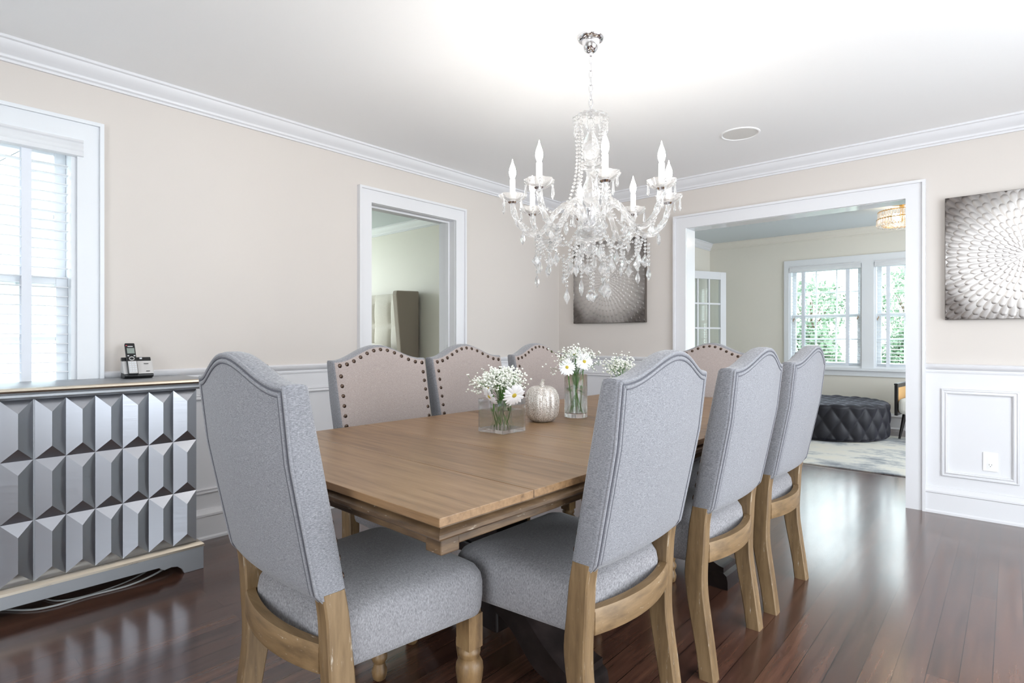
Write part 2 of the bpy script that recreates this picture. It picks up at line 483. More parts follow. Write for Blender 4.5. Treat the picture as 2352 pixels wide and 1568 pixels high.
# --- casings
def casing(name, fn, a0, a1, zt, w=CW, z0=0, head=None, m=trim_m, apron=False):
    """door/window casing round the hole a0..a1 up to zt; fn(a, z, out) -> xyz"""
    bm = B(); hw = head or w
    def bx(a, b, c, d, o0, o1):
        p = [fn(x, z, o) for o in (o0, o1) for z in (c, d) for x in (a, b)]
        v = [bm.verts.new(q) for q in p]
        for f in ((0, 2, 3, 1), (4, 5, 7, 6), (0, 1, 5, 4), (2, 6, 7, 3), (0, 4, 6, 2), (1, 3, 7, 5)): bm.faces.new([v[i] for i in f])
    bx(a0-w, a0, z0, zt, 0, .02); bx(a1, a1+w, z0, zt, 0, .02); bx(a0-w, a1+w, zt, zt+hw, 0, .02)
    for (p, q, r, s) in ((a0-w-.004, a0-w+.013, z0, zt+hw-.013), (a1+w-.013, a1+w+.004, z0, zt+hw-.013), (a0-w-.004, a1+w+.004, zt+hw-.013, zt+hw+.004)):
        bx(p, q, r, s, .0, .035)
    return struct(name, bm, m)
FL = lambda a, z, o: (o, a, z)
FR = lambda a, z, o: (a, -o, z)
FLV = lambda a, z, o: (a, LY-o, z)
casing('trim_20', FL, D1[0], D1[1], D1[3])
casing('trim_21', FR, OP[0], OP[1], OP[3], .103)
casing('trim_22', FL, W1[0], W1[1], W1[3], .1, .7, .105, win_m)
# jamb linings
bm = B(); x0, x1 = -.18, .0
box(bm, x0, x1, D1[0]-.001, D1[0]+.002, 0, D1[3]); box(bm, x0, x1, D1[1]-.002, D1[1]+.001, 0, D1[3]); box(bm, x0, x1-.001, D1[0]+.002, D1[1]-.002, D1[3]-.002, D1[3]+.001)
for (a, b) in ((D1[0], D1[0]+.014), (D1[1]-.014, D1[1])): box(bm, -.10, -.06, a, b, 0, D1[3])
box(bm, -.10, -.06, D1[0]+.014, D1[1]-.014, D1[3]-.014, D1[3])
for (a, b) in ((D1[0], D1[0]+.006), (D1[1]-.006, D1[1])): box(bm, -.18, -.10, a, b, 0, D1[3])
struct('trim_23', bm, trim_m)
bm = B()
box(bm, OP[0]-.001, OP[0]+.002, 0, WT, 0, OP[3]); box(bm, OP[1]-.002, OP[1]+.001, 0, WT, 0, OP[3]); box(bm, OP[0]+.002, OP[1]-.002, .001, WT-.001, OP[3]-.002, OP[3]+.001)
struct('trim_24', bm, mat('semi_gloss_white_paint', (224, 225, 228), .12))
bm = B(); box(bm, -.082, -.078, D1[1]-.018, D1[1]-.0135, 1.0, 1.06); struct('trim_25', bm, chrome_m)

# ------------------------------------------------------------------ windows
def sash_window(name, fn, a0, a1, z0, z1, zm, cols, rows_t, rows_b):
    """double hung window; fn(a, z, depth)"""
    bm = B()
    def bx(b, A0, A1, Z0, Z1, d0, d1):
        p = [fn(x, z, o) for o in (d0, d1) for z in (Z0, Z1) for x in (A0, A1)]
        v = [b.verts.new(q) for q in p]
        for f in ((0, 2, 3, 1), (4, 5, 7, 6), (0, 1, 5, 4), (2, 6, 7, 3), (0, 4, 6, 2), (1, 3, 7, 5)): b.faces.new([v[i] for i in f])
    bx(bm, a0, a0+.02, z0, z1, 0, .16); bx(bm, a1-.02, a1, z0, z1, 0, .16); bx(bm, a0+.02, a1-.02, z1-.02, z1, 0, .16); bx(bm, a0+.02, a1-.02, z0, z0+.025, 0, .16)
    root = struct(name, bm, win_m)
    def sash(nm, Z0, Z1, d, rows):
        b = B(); s = .045
        A0, A1 = a0+.02, a1-.02
        bx(b, A0, A0+s, Z0, Z1, d, d+.035); bx(b, A1-s, A1, Z0, Z1, d, d+.035)
        bx(b, A0+s, A1-s, Z0, Z0+s, d, d+.035); bx(b, A0+s, A1-s, Z1-s*.8, Z1, d, d+.035)
        for i in range(1, cols):
            x = A0+s+(A1-A0-2*s)*i/cols; bx(b, x-.009, x+.009, Z0+s, Z1-s*.8, d+.006, d+.03)
        for i in range(1, rows):
            z = Z0+s+(Z1-Z0-1.8*s)*i/rows; bx(b, A0+s, A1-s, z-.009, z+.009, d+.0072, d+.0288)
        o = obj(nm, b, win_m, root, bevel=.002)
        b = B(); bx(b, A0+s*.6, A1-s*.6, Z0+s*.6, Z1-s*.5, d+.016, d+.02); obj('pane', b, pane_m, o)
    sash('upper_sash', zm-.02, z1-.02, .11, rows_t); sash('lower_sash', z0+.025, zm+.025, .07, rows_b)
    return root
sash_window('window_1', lambda a, z, d: (-d, a, z), *W1, 1.385, 3, 2, 2)
sash_window('window_2', lambda a, z, d: (a, LY+d, z), *LW[0], 1.405, 3, 2, 2)
sash_window('window_3', lambda a, z, d: (a, LY+d, z), *LW[1], 1.405, 3, 2, 2)
# living window surround: casing, mullion, stool, apron
bm = B()
a0, a1 = LW[0][0], LW[1][1]; zt = 2.06; zb = .735; y = LY
box(bm, a0-.06, a0, y-.022, y, zb, zt+.10); box(bm, a1, a1+.06, y-.022, y, zb, zt+.10)
box(bm, LW[0][1], LW[1][0], y-.022, y, zb, zt); box(bm, a0, a1, y-.022, y, zt, zt+.10)
box(bm, a0-.09, a1+.09, y-.06, y+.02, zb-.03, zb); box(bm, a0-.06, a1+.06, y-.02, y, zb-.10, zb-.03)
struct('trim_26', bm, win_m)
# dining window stool and apron
bm = B(); box(bm, 0, .05, W1[0]-.11, W1[1]+.11, .755, .78); box(bm, 0, .02, W1[0]-.1, W1[1]+.1, .68, .755); struct('trim_27', bm, win_m)

def blind(name, label, fn, a0, a1, z0, z1, tapes, pitch=.0445, tilt=0, cords=(), va=None):
    """wood-slat blind; fn(a, z, depth-into-room)"""
    org = Vector(fn((a0+a1)/2, z1, 0))
    root = thing(name, label, 'window blind', org, 0, 'white slatted blinds')
    F = lambda a, z, o: tuple(Vector(fn(a, z, o))-org)
    def bx(b, A0, A1, Z0, Z1, d0, d1, t=0):
        p = [F(x, z+(t*(o-(d0+d1)/2)), o) for o in (d0, d1) for z in (Z0, Z1) for x in (A0, A1)]
        v = [b.verts.new(q) for q in p]
        for f in ((0, 2, 3, 1), (4, 5, 7, 6), (0, 1, 5, 4), (2, 6, 7, 3), (0, 4, 6, 2), (1, 3, 7, 5)): b.faces.new([v[i] for i in f])
    b = B(); n = int((z1-.09-z0-.03)/pitch)
    for i in range(n):
        z = z0+.03+pitch*(i+.6); bx(b, a0+.006, a1-.006, z-.0018, z+.0018, -.052, -.002, tilt)
    obj('slats', b, blind_m, root)
    b = B(); bx(b, a0+.006, a1-.006, z0+.004, z0+.022, -.052, -.002); obj('bottom_rail', b, blind_m, root, bevel=.004)
    v0, v1 = va or (a0-.012, a1+.012)
    b = B()
    prof = [(0.004, -.002), (.034, -.002), (.036, -.012), (.030, -.018), (.030, -.028), (.036, -.036), (.037, -.05), (.032, -.058), (.034, -.070), (.036, -.078), (.03, -.082), (.004, -.082)]
    prism(b, prof, v0, v1, lambda u, v, t: F(t, z1+.012+v, u)); obj('valance', b, blind_m, root, smooth=40)
    for t in tapes:
        b = B(); bx(b, t-.018, t+.018, z0+.01, z1-.05, .0, .0015); bx(b, t-.018, t+.018, z0+.01, z1-.05, -.0555, -.054); obj('ladder_tape', b, tape_m, root)
    for c, zc in cords:
        b = B(); tube(b, [F(c, z1-.05, .006), F(c, zc, .006)], .0012, 5); tube(b, [F(c+.012, z1-.05, .006), F(c+.012, zc+.02, .006)], .0012, 5)
        o = obj('pull_cord', b, blind_m, root)
        b = B(); lathe(b, [(.001, .03), (.005, .02), (.006, 0), (.002, -.004)], F(c, zc-.02, .006), 8); lathe(b, [(.001, .03), (.005, .02), (.006, 0), (.002, -.004)], F(c+.012, zc, .006), 8)
        obj('tassel', b, tan_m, o)
    return root
blind('window_blind', 'white slatted blind with wide tapes in the window above the silver sideboard', lambda a, z, d: (d-.008, a, z), W1[0]+.022, W1[1]-.022, W1[2]+.03, W1[3], (-4.05, -4.6), cords=(), va=(W1[0]-.01, -3.845))
blind('window_blind', 'white slatted blind in the living room window behind the round navy ottoman', lambda a, z, d: (a, LY+.006-d, z), LW[0][0]+.02, LW[0][1]-.02, LW[0][2]+.005, LW[0][3]+.01, (1.27, 1.79), tilt=-.12, cords=((1.15, 1.36), (1.90, 1.37)))
blind('window_blind', 'white slatted blind in the right-hand living room window, partly hidden by the opening casing', lambda a, z, d: (a, LY+.006-d, z), LW[1][0]+.02, LW[1][1]-.02, LW[1][2]+.005, LW[1][3]+.01, (2.228, 2.77), tilt=-.12, cords=((2.12, 1.36),))

# ------------------------------------------------------------------ outside
bm = B(); box(bm, -40, 40, 4.2, 60, -.6, -.5); box(bm, -40, -4.6, -40, 4.2, -.6, -.5); struct('ground', bm, lawn_m)
def shrub(label, loc, r, h, n, z0=0, cat='shrub', name='garden_shrub', grp='greenery outside the living room windows'):
    root = thing(name, label, cat, loc, 0, grp)
    b = B()
    for i in range(int(n*1.6)):
        th = random.uniform(0, 2*pi); ph = math.acos(random.uniform(-1, 1)); rr = random.uniform(.45, 1)**.5*(.8+.2*sin(5*th)*cos(3*ph))
        c = Vector((r*rr*sin(ph)*cos(th), r*rr*sin(ph)*sin(th), z0+h/2+h/2*rr*cos(ph)))
        s = random.uniform(.035, .075); q = Euler((random.uniform(0, 6), random.uniform(0, 6), random.uniform(0, 6))).to_matrix()
        v = [b.verts.new(c+q @ Vector(p)) for p in ((-s, 0, 0), (0, -s*.45, s*.1), (s, 0, 0), (0, s*.45, s*.1))]
        b.faces.new(v)
    obj('foliage', b, bushl_m, root)
    b = B()
    tube(b, [(0, 0, -.5), (.03, .02, z0*.5+h*.2), (0, 0, z0+h*.6)], [.06+.03*z0, .05, .02], 8)
    for a in range(5):
        tube(b, [(0, 0, z0+h*.2), (r*.5*cos(a*1.26), r*.5*sin(a*1.26), z0+h*.6)], [.025, .008], 6)
    obj('trunk', b, bark_m, root)
shrub('low wide green shrub outside beneath the window behind the ottoman', (.55, 6.4, 0), .8, 1.5, 2000)
shrub('low green shrub outside the window nearer the cased opening', (2.2, 7.3, 0), .75, 1.45, 1800)
shrub('loose pale tree seen through the upper panes behind the ottoman', (.0, 9.4, 0), .9, 1.7, 900, .9, 'tree', 'garden_tree')
shrub('tall thin tree seen through the window nearer the cased opening', (1.75, 10.8, 0), .8, 2.2, 900, .8, 'tree', 'garden_tree')
# neighbour's house through the dining window
root = thing('house', 'pale sided house with a gable seen through the window above the sideboard', 'house', (-13, -1.6, -.5))
b = B(); box(b, -3, 3, -2.2, 2.2, 0, 4); prism(b, [(-2.2, 4), (2.2, 4), (0, 6)], -3, 3, lambda u, v, t: (t, u, v)); obj('wall', b, siding_m, root)
b = B(); prism(b, [(-2.25, 3.96), (0, 6.02), (2.25, 3.96), (2.25, 4.02), (0, 6.09), (-2.25, 4.02)], -3.02, 3.02, lambda u, v, t: (t, u, v)); obj('roof', b, roof_m, root)
for yy in (-1.2, .9):
    b = B(); box(b, 3.0, 3.06, yy-.5, yy+.5, 1.2, 2.7); w = obj('window', b, win_m, root)
    b = B(); box(b, 3.06, 3.07, yy-.42, yy+.42, 1.28, 2.62); obj('pane', b, mat('grey_glass', (150, 168, 182), .1), w)

# ------------------------------------------------------------------ dining table
TX0, TX1, TY0, TY1, TZ = 1.395, 2.535, -3.795, -1.25, .765
tc = ((TX0+TX1)/2, TY0, 0)
tbl = thing('dining_table', 'long rectangular oak dining table with plank top and dark trestle base', 'table', tc)
hx = (TX1-TX0)/2; tl = TY1-TY0
tbl.rotation_euler = (0, 0, radians(-1.2)); tbl.location = (TX1-hx*cos(radians(1.2)), TY0+hx*sin(radians(1.2)), 0)
bm = B(); pw = tl/9
for i in range(9):
    box(bm, -hx, hx, i*pw+(.001 if i else 0), (i+1)*pw-(.001 if i < 8 else 0), TZ-.018, TZ)
obj('tabletop', bm, top_m, tbl, bevel=.0012)
bm = B(); box(bm, -hx+.0012, hx-.0012, .0012, tl-.0012, TZ-.0175, TZ-.0016); obj('board_seams', bm, dark_m, tbl)
prof = [(-.001, TZ-.0175), (-.006, TZ-.0185), (-.013, TZ-.0205), (-.013, TZ-.0255), (-.005, TZ-.0285), (.002, TZ-.033), (.002, TZ-.041), (-.003, TZ-.046), (-.012, TZ-.049), (-.03, TZ-.05)]
bm = B(); rings = [[(-hx-o, -o, z), (hx+o, -o, z), (hx+o, tl+o, z), (-hx-o, tl+o, z)] for o, z in prof]
loft(bm, rings, True, True, True); obj('edge_moulding', bm, edge_m, tbl, smooth=25)
bm = B(); o = .035
for (a, b_, c, d) in ((-hx+o, hx-o, o, o+.022), (-hx+o, hx-o, tl-o-.022, tl-o), (-hx+o, -hx+o+.022, o, tl-o), (hx-o-.022, hx-o, o, tl-o)): box(bm, a, b_, c, d, TZ-.078, TZ-.046)
for sx in (-1, 1):
    for yy in (o-.008, tl-o-.042): box(bm, sx*(hx-o+.008), sx*(hx-o-.042), yy, yy+.05, TZ-.088, TZ-.046)
obj('apron', bm, edge_m, tbl, bevel=.003)
for ya, yb in ((-3.14, -2.98), (-2.02, -1.885)):
    y0, y1 = ya-TY0, yb-TY0
    bm = B(); box(bm, -.09, .09, y0, y1, .12, TZ-.10); box(bm, -.14, .14, y0-.02, y1+.02, TZ-.10, TZ-.048); box(bm, -.12, .12, y0-.01, y1+.01, .36, .40)
    obj('pedestal', bm, dark_m, tbl, bevel=.006)
    for s in (-1, 1):
        up = spline([(.06, .36, 0), (.12, .31, 0), (.2, .235, 0), (.29, .155, 0), (.37, .105, 0), (.405, .095, 0)], 5)
        lo = spline([(.405, .04, 0), (.34, .045, 0), (.25, .07, 0), (.15, .16, 0), (.06, .20, 0)], 5)
        pr = [(p.x*s, p.y) for p in up]+[(p.x*s, p.y) for p in lo]
        bm = B(); prism(bm, pr, y0, y1, lambda u, v, t: (u, t, v)); obj('leg', bm, dark_m, tbl, smooth=40)
        bm = B(); pr = [(s*.32, 0), (s*.425, 0), (s*.425, .035), (s*.42, .06), (s*.405, .072), (s*.385, .075), (s*.34, .062), (s*.32, .045)]
        prism(bm, pr, y0-.004, y1+.004, lambda u, v, t: (u, t, v)); obj('foot', bm, dark_m, tbl, smooth=40)
bm = B(); box(bm, -.035, .035, -2.98-TY0, -2.02-TY0, .15, .26); obj('stretcher', bm, dark_m, tbl, bevel=.004)

# ------------------------------------------------------------------ dining chairs
def topz(x, w=.25):
    a = min(1, abs(x)/w)
    return 1.02+.064*(.5*(1+cos(pi*min(1, a/.93))))
ZB = .532
def half(z): return .240+.010*min(1, max(0, (z-ZB)/.46))
def lean(z): return -(z-ZB)*.205
def bow(x): return -.022*(1-(x/.25)**2)
def make_chair(name, label):
    root = thing(name, label, 'chair', (0, 0, 0), 0, 'dining chairs around the table')
    # backrest
    s_ = [-1, -.992, -.972, -.93, -.86]+[-.76+.76*2*i/16 for i in range(17)]+[.86, .93, .972, .992, 1]
    t_ = [0, .008, .03, .07]+[.13+.74*i/14 for i in range(15)]+[.92, .96, .982, .994, 1]
    bm = B(); F, R = [], []
    for t in t_:
        f, r = [], []
        for s in s_:
            zt = topz(s*.25)
            zb = ZB-.012*(1-s*s)*0+.004
            z = zb+(zt-zb)*t
            x = s*half(z)
            ds = (1-abs(s))*.25; dt = (1-t)*(zt-zb); db = t*(zt-zb)
            def rnd(d, q): return q*(1-sqrt(max(0, 1-max(0, 1-d/q)**2)))
            fr = max(rnd(ds, .02), rnd(dt, .022), rnd(db, .02))
            rr = max(rnd(ds, .010), rnd(dt, .012), rnd(db, .035))
            b0 = bow(x)
            thick = .072-.02*max(0, (z-.85)/.23)
            bulge = .012*(1-s*s)*sin(pi*min(1, max(0, t)))
            f.append(bm.verts.new((x, lean(z)+b0*.6-fr+bulge, z)))
            r.append(bm.verts.new((x, lean(z)+b0-thick+rr-.006*(1-s*s)*sin(pi*t), z)))
        F.append(f); R.append(r)
    n, q = len(t_), len(s_)
    for i in range(n-1):
        for j in range(q-1):
            bm.faces.new((F[i][j], F[i][j+1], F[i+1][j+1], F[i+1][j]))
            bm.faces.new((R[i][j], R[i+1][j], R[i+1][j+1], R[i][j+1]))
    for j in range(q-1):
        bm.faces.new((F[0][j], R[0][j], R[0][j+1], F[0][j+1])); bm.faces.new((F[-1][j], F[-1][j+1], R[-1][j+1], R[-1][j]))
    for i in range(n-1):
        bm.faces.new((F[i][0], F[i+1][0], R[i+1][0], R[i][0])); bm.faces.new((F[i][-1], R[i][-1], R[i+1][-1], F[i+1][-1]))
    bk = obj('backrest', bm, [heather_m, linen_m], root, smooth=50)
    for p in bk.data.polygons:
        if p.normal.y > .8: p.material_index = 1
    # double welt round the rear edge
    bm = B()
    def rear(x, z, inset):
        thick = .072-.02*max(0, (z-.85)/.23)
        q = lambda d, r: r*(1-sqrt(max(0, 1-max(0, 1-max(0, d)/r)**2)))
        xs_ = min(1, abs(x)/half(z)); rr = max(q((1-xs_)*.25, .010), q(topz(xs_*.25)-z, .012), q(z-ZB-.004, .035))
        return (x, lean(z)+bow(x)-thick+.0015+rr-.006*(1-xs_**2)*sin(pi*min(1, max(0, (z-ZB)/(topz(xs_*.25)-ZB)))), z)
    def edge_run(bm, ins, rad, dy):
        w = .25-ins
        off = lambda p: (p[0], p[1]+dy, p[2])
        for sx in (-1, 1):
            pts = []
            for i in range(26):
                z = ZB+.012+(topz(.25)-ins-ZB-.012)*i/25
                pts.append(off(rear(sx*(half(z)-ins), z, ins)))
            tube(bm, pts, rad, 6)
        pts = []
        for i in range(49):
            x = -w+2*w*i/48; pts.append(off(rear(x, topz(x, w+ins)-ins, ins)))
        tube(bm, pts, rad, 6)
    for ins in (.007, .021): edge_run(bm, ins, .0047, 0)
    obj('piping', bm, welt_m, bk, smooth=180)
    bm = B()
    for ins in (.014, .0262): edge_run(bm, ins, .0019, -.0016)
    obj('seam', bm, seam_m, bk, smooth=180)
    # nailheads on the front
    bm = B(); pts = []
    def front(x, z): return Vector((x, lean(z)+bow(x)*.6-.001, z))
    for i in range(13):
        x = -.2215+.443*i/12; pts.append(front(x, topz(x*1.04)-.023))
    for sx in (-1, 1):
        for i in range(1, 11): pts.append(front(sx*.2215, .994-.041*i))
    ico(bm, (0, 0, 0), .0102, 2, (1, .42, 1))
    nh = obj('nailhead', bm, bronze_m, bk, smooth=180)
    for i, p in enumerate(pts):
        o = nh if i == 0 else nh.copy()
        if i: COL.objects.link(o)
        o.location = p+Vector((0, .001, 0))
    # seat
    bm = B()
    def foot(ins, z, k=12):
        yb, yf, wb, wf = -.028, .418, .222, .253
        pts = []; r = .055-ins*.5
        cs = [(wf-ins, yf-ins), (-(wf-ins), yf-ins), (-(wb-ins), yb+ins), (wb-ins, yb+ins)]
        for i, (cx, cy) in enumerate(cs):
            ccx = cx-math.copysign(r, cx); ccy = cy-r if cy > .2 else cy+r
            for j in range(k+1):
                a = i*pi/2+pi/2*j/k
                pts.append((ccx+r*cos(a), ccy+r*sin(a), z))
        return [(x, y-.018*max(0, 1-(x/.2)**2)*(1 if y < .1 else 0), zz) for x, y, zz in pts]
    rings = [foot(.012, .362), foot(.004, .366), foot(0, .378), foot(-.003, .41), foot(-.003, .445), foot(.001, .468), foot(.012, .486), foot(.03, .498), foot(.06, .506), foot(.1, .512)]
    rings.append([(x*.5, .22+(y-.22)*.5, .515) for x, y, z in rings[-1]])
    loft(bm, rings); obj('seat', bm, seat_m, root, smooth=180)
    # rear rail
    bm = B(); ro, ri = [], []
    xs = [-.2+.4*i/16 for i in range(17)]
    rings = [[(x, -.03-.034*(1-(x/.2)**2)-dy, z) for dy, z in ((0, .372), (.026, .372), (.028, .378), (.028, .43), (.024, .437), (0, .437))] for x in xs]
    loft(bm, rings); obj('rear_rail', bm, oakrail_m, root, smooth=40)
    # side and front rails under the fabric
    bm = B(); box(bm, -.17, .17, .05, .33, .353, .366); obj('seat_frame', bm, dark_m, root)
    # rear legs
    path = [(0, -.038, .052), (.08, -.028, .052), (.18, -.012, .056), (.27, .002, .06), (.34, .006, .064), (.42, .0, .06), (.5, -.006, .056), (.56, -.016, .054)]
    for sx in (-1, 1):
        rings = []
        for z, yc, d in spline(path, 3):
            xc = sx*(.219-.012*max(0, (z-.3)/.25)*0); w = .023; dd = d/2; yc2 = yc-.026
            c = .004
            rings.append([(xc-w+c, yc2-dd, z), (xc+w-c, yc2-dd, z), (xc+w, yc2-dd+c, z), (xc+w, yc2+dd-c, z), (xc+w-c, yc2+dd, z), (xc-w+c, yc2+dd, z), (xc-w, yc2+dd-c, z), (xc-w, yc2-dd+c, z)])
        bm = B(); loft(bm, rings); obj('leg', bm, oak_m, root, smooth=35)
    prof = [(.014, 0), (.019, .004), (.023, .018), (.024, .03), (.019, .045), (.017, .055), (.021, .062), (.024, .07), (.0245, .078), (.02, .086), (.0165, .094), (.019, .11), (.0235, .13), (.025, .14), (.0255, .142), (.026, .144), (.0275, .165), (.031, .19), (.033, .212), (.032, .226), (.027, .238), (.022, .243), (.026, .249), (.029, .257), (.029, .262), (.025, .27), (.022, .274)]
    for sx in (-1, 1):
        bm = B(); lathe(bm, [(r*(1.16 if .1 < z < .245 else 1.05), z) for r, z in prof], (sx*.218, .376, 0), 24)
        box(bm, sx*.218-.026, sx*.218+.026, .351, .401, .272, .364); obj('leg', bm, oakturn_m, root, smooth=40)
    return root
HP = pi/2
ch = make_chair('dining_chair', 'grey upholstered dining chair at the near table end, back toward us beside the sideboard')
ch.location = (2.02, -3.805, 0); ch.rotation_euler = (0, 0, radians(-2))
for loc, rz, lab in [
    ((2.53, -3.128, 0), HP, 'grey upholstered dining chair with its back to us, nearest of three along the right side'),
    ((2.56, -2.488, 0), HP, 'grey upholstered dining chair with its back to us, middle of three along the right side'),
    ((2.57, -1.875, 0), HP, 'grey upholstered dining chair with its back to us, by the cased opening and navy ottoman'),
    ((1.345, -2.995, 0), -HP, 'nailhead trimmed dining chair facing us, its back before the bedroom doorway'),
    ((1.345, -2.455, 0), -HP, 'nailhead trimmed dining chair facing us, middle of three, behind the square vase'),
    ((1.345, -1.845, 0), -HP, 'nailhead trimmed dining chair facing us, behind the glitter pumpkin'),
    ((1.93, -1.12, 0), pi, 'nailhead trimmed dining chair at the far end of the table before the cased opening')]:
    dup(ch, loc, rz, lab)

# ------------------------------------------------------------------ sideboard
SX = .40; SY1 = -3.474; NC = 6; CWd = .101; DW = NC*CWd
sb = thing('sideboard', 'silver faceted sideboard with pyramid panel doors below the window', 'sideboard', (0, SY1, 0))
LEN = 3*DW+.012
bm = B(); box(bm, .035, SX-.004, -LEN-.012, .0, .12, .87); obj('cabinet_body', bm, pewter_m, sb, bevel=.003)
Zr = [.133, .379, .624, .867]
for d in range(3):
    y1 = -.002-d*(DW+.005); bm = B()
    v = {}
    for r in range(3):
        z0, z1 = Zr[r], Zr[r+1]
        for c in range(NC):
            ya, yb = y1-(c+1)*CWd, y1-c*CWd; ym = (ya+yb)/2; x0, x1 = SX, SX+.03
            q = [bm.verts.new(p) for p in ((x0, ya, z0), (x0, yb, z0), (x0, yb, z1), (x0, ya, z1), (x1, ym, z0+.052), (x1, ym, z1-.052))]
            for f in ((0, 1, 4), (1, 2, 5, 4), (2, 3, 5), (3, 0, 4, 5)): bm.faces.new([q[i] for i in f])
    box(bm, SX-.016, SX, y1-DW, y1, Zr[0], Zr[3])
    obj('door', bm, silver_m, sb)
prof = [(0, .918), (.434, .918), (.443, .914), (.446, .906), (.442, .899), (.43, .897), (.428, .893), (.433, .889), (.433, .88), (.426, .873), (.412, .869), (0, .869)]
bm = B()
rings = []
for (x, z) in prof:
    e = max(0, x-.43)+.012 if x > .1 else 0
    rings.append((x, z))
o_ = lambda x: (x-.416)
R0 = [[(.008, .0+o_(x)+.03, z), (x, o_(x)+.03, z), (x, -LEN-.03-o_(x), z), (.008, -LEN-.03-o_(x), z)] for x, z in prof if x > .1]
loft(bm, R0); t = obj('top', bm, [pewter_m, champ_m], sb, smooth=25)
for p in t.data.polygons:
    if p.center.z > .896 and p.normal.z < .95: p.material_index = 1
# base with bracket feet
bm = B(); pr = [(.012, 0), (.012, .118)]
xf = SX+.026
yy = lambda t: t
def bracket(side):
    pts = [(0, 0), (.085, 0), (.095, .022), (.115, .04), (.14, .045), (.17, .04), (.185, .048), (.19, .056)]
    return pts
outline = [(.022, .118), (.022, 0)]+[(.022-a, z) for a, z in bracket(1)[1:]]+[(-LEN-.022+a, z) for a, z in bracket(-1)[:0:-1]]+[(-LEN-.034, 0), (-LEN-.034, .118)]
prism(bm, outline, xf-.02, xf, lambda u, v, t: (t, u, v))
so = [(.04, 0), (.04, .118), (xf-.01, .118), (xf-.01, 0), (xf-.085, 0), (xf-.1, .03), (xf-.13, .045), (.16, .045), (.13, .03), (.12, 0)]
for y0 in (.002, -LEN-.034): prism(bm, so, y0, y0+.02, lambda u, v, t: (u, t, v))
o = obj('plinth', bm, pewter_m, sb, bevel=.002)
bm = B()
m_ = [(xf+.003, .108), (xf+.003, .118), (xf-.004, .126), (xf-.012, .131)]
R0 = [[(.03, x-xf+.022, z), (x, x-xf+.022, z), (x, -LEN-.034-(x-xf), z), (.03, -LEN-.034-(x-xf), z)] for x, z in m_]
loft(bm, R0); obj('plinth_moulding', bm, champ_m, sb, smooth=30)
# cable under the sideboard
bm = B()
tube(bm, spline([(.30, -3.55, .03), (.36, -3.62, .018), (.395, -3.75, .006), (.385, -3.9, .005), (.39, -4.02, .006), (.35, -4.1, .005), (.22, -4.2, .005)], 8), .0045, 7)
tube(bm, spline([(.26, -3.6, .02), (.33, -3.72, .006), (.375, -3.88, .005), (.34, -4.0, .005), (.2, -4.05, .005)], 8), .0035, 7)
tag(obj('power_cable', bm, cable_m, None, smooth=180), 'thin grey cable lying on the floor beneath the silver sideboard', 'cable')

# cordless phone
px, py, pz = .115, -3.65, .918
FW = radians(-72)+HP    # faces the camera side
cr = thing('phone_cradle', 'silver and black phone cradle standing on the sideboard top', 'phone', (px, py, pz), radians(86))
cr.scale = (.86, 1, 1.04)
# local: +x right as seen, -y toward viewer
bm = B(); prism(bm, [(-.055, .006), (-.06, .014), (-.058, .022), (.03, .026), (.045, .0), (-.03, 0)], -.068, .072, lambda u, v, t: (t, u, v)); obj('base', bm, black_m, cr, bevel=.003)
bm = B(); prism(bm, [(-.058, .022), (-.018, .082), (.012, .082), (.03, .026)], -.072, .074, lambda u, v, t: (t*(1-.0*v), u, v)); obj('body', bm, silverp_m, cr, bevel=.004)
bm = B(); prism(bm, [(-.0195, .080), (-.0075, .098), (.012, .098), (.014, .08)], -.074, .068, lambda u, v, t: (t, u, v)); obj('top_band', bm, black_m, cr, bevel=.003)
def onface(t, k, h=.001):  # point on the slanted front: t across, k 0..1 up
    return (t, -.058+.04*k-.0012-h, .022+.06*k+.0008)
bm = B(); ME = Matrix.Translation((0, 0, 0))
def slab(bm, t0, t1, k0, k1, h=.002, f=None):
    f = f or onface
    p = [f(t, k, hh) for hh in (-.001, h) for k in (k0, k1) for t in (t0, t1)]
    v = [bm.verts.new(q) for q in p]
    for ff in ((0, 2, 3, 1), (4, 5, 7, 6), (0, 1, 5, 4), (2, 6, 7, 3), (0, 4, 6, 2), (1, 3, 7, 5)): bm.faces.new([v[i] for i in ff])
slab(bm, .03, .052, .74, .78); obj('cradle_mark', bm, slot_m, cr)
bm = B(); slab(bm, .036, .054, .16, .2); obj('charge_light', bm, black_m, cr)
bm = B(); slab(bm, .012, .024, 1.12, 1.24, .003, lambda t, k, h: (t, -.058+.04*k-.001-h, .022+.06*k)); obj('find_button', bm, key_m, cr)
hs = thing('cordless_handset', 'black cordless handset with a small grey screen standing in its cradle', 'phone', (px, py, pz), radians(86))
hs.scale = (.86, 1, 1.04)
def onh(t, k, h=0):   # handset slab front; k in metres along the slab
    return (t-.03-.14*(k-.05)*0, -.074+k*.55-h*.85, .02+k*.835+h*.5)
def hslab(bm, t0, t1, k0, k1, h0, h1):
    p = [onh(t, k, hh) for hh in (h0, h1) for k in (k0, k1) for t in (t0, t1)]
    v = [bm.verts.new(q) for q in p]
    for ff in ((0, 2, 3, 1), (4, 5, 7, 6), (0, 1, 5, 4), (2, 6, 7, 3), (0, 4, 6, 2), (1, 3, 7, 5)): bm.faces.new([v[i] for i in ff])
bm = B(); hslab(bm, -.0245, .0245, .0, .172, -.012, .006); obj('handset_body', bm, black_m, hs, bevel=.005)
bm = B(); hslab(bm, -.021, .021, .004, .07, .005, .0085); kp = obj('keypad_plate', bm, silverp_m, hs, bevel=.003)
bm = B()
for r in range(5):
    for c in range(3): hslab(bm, -.0175+c*.0125, -.0075+c*.0125, .01+r*.0115, .018+r*.0115, .008, .0105)
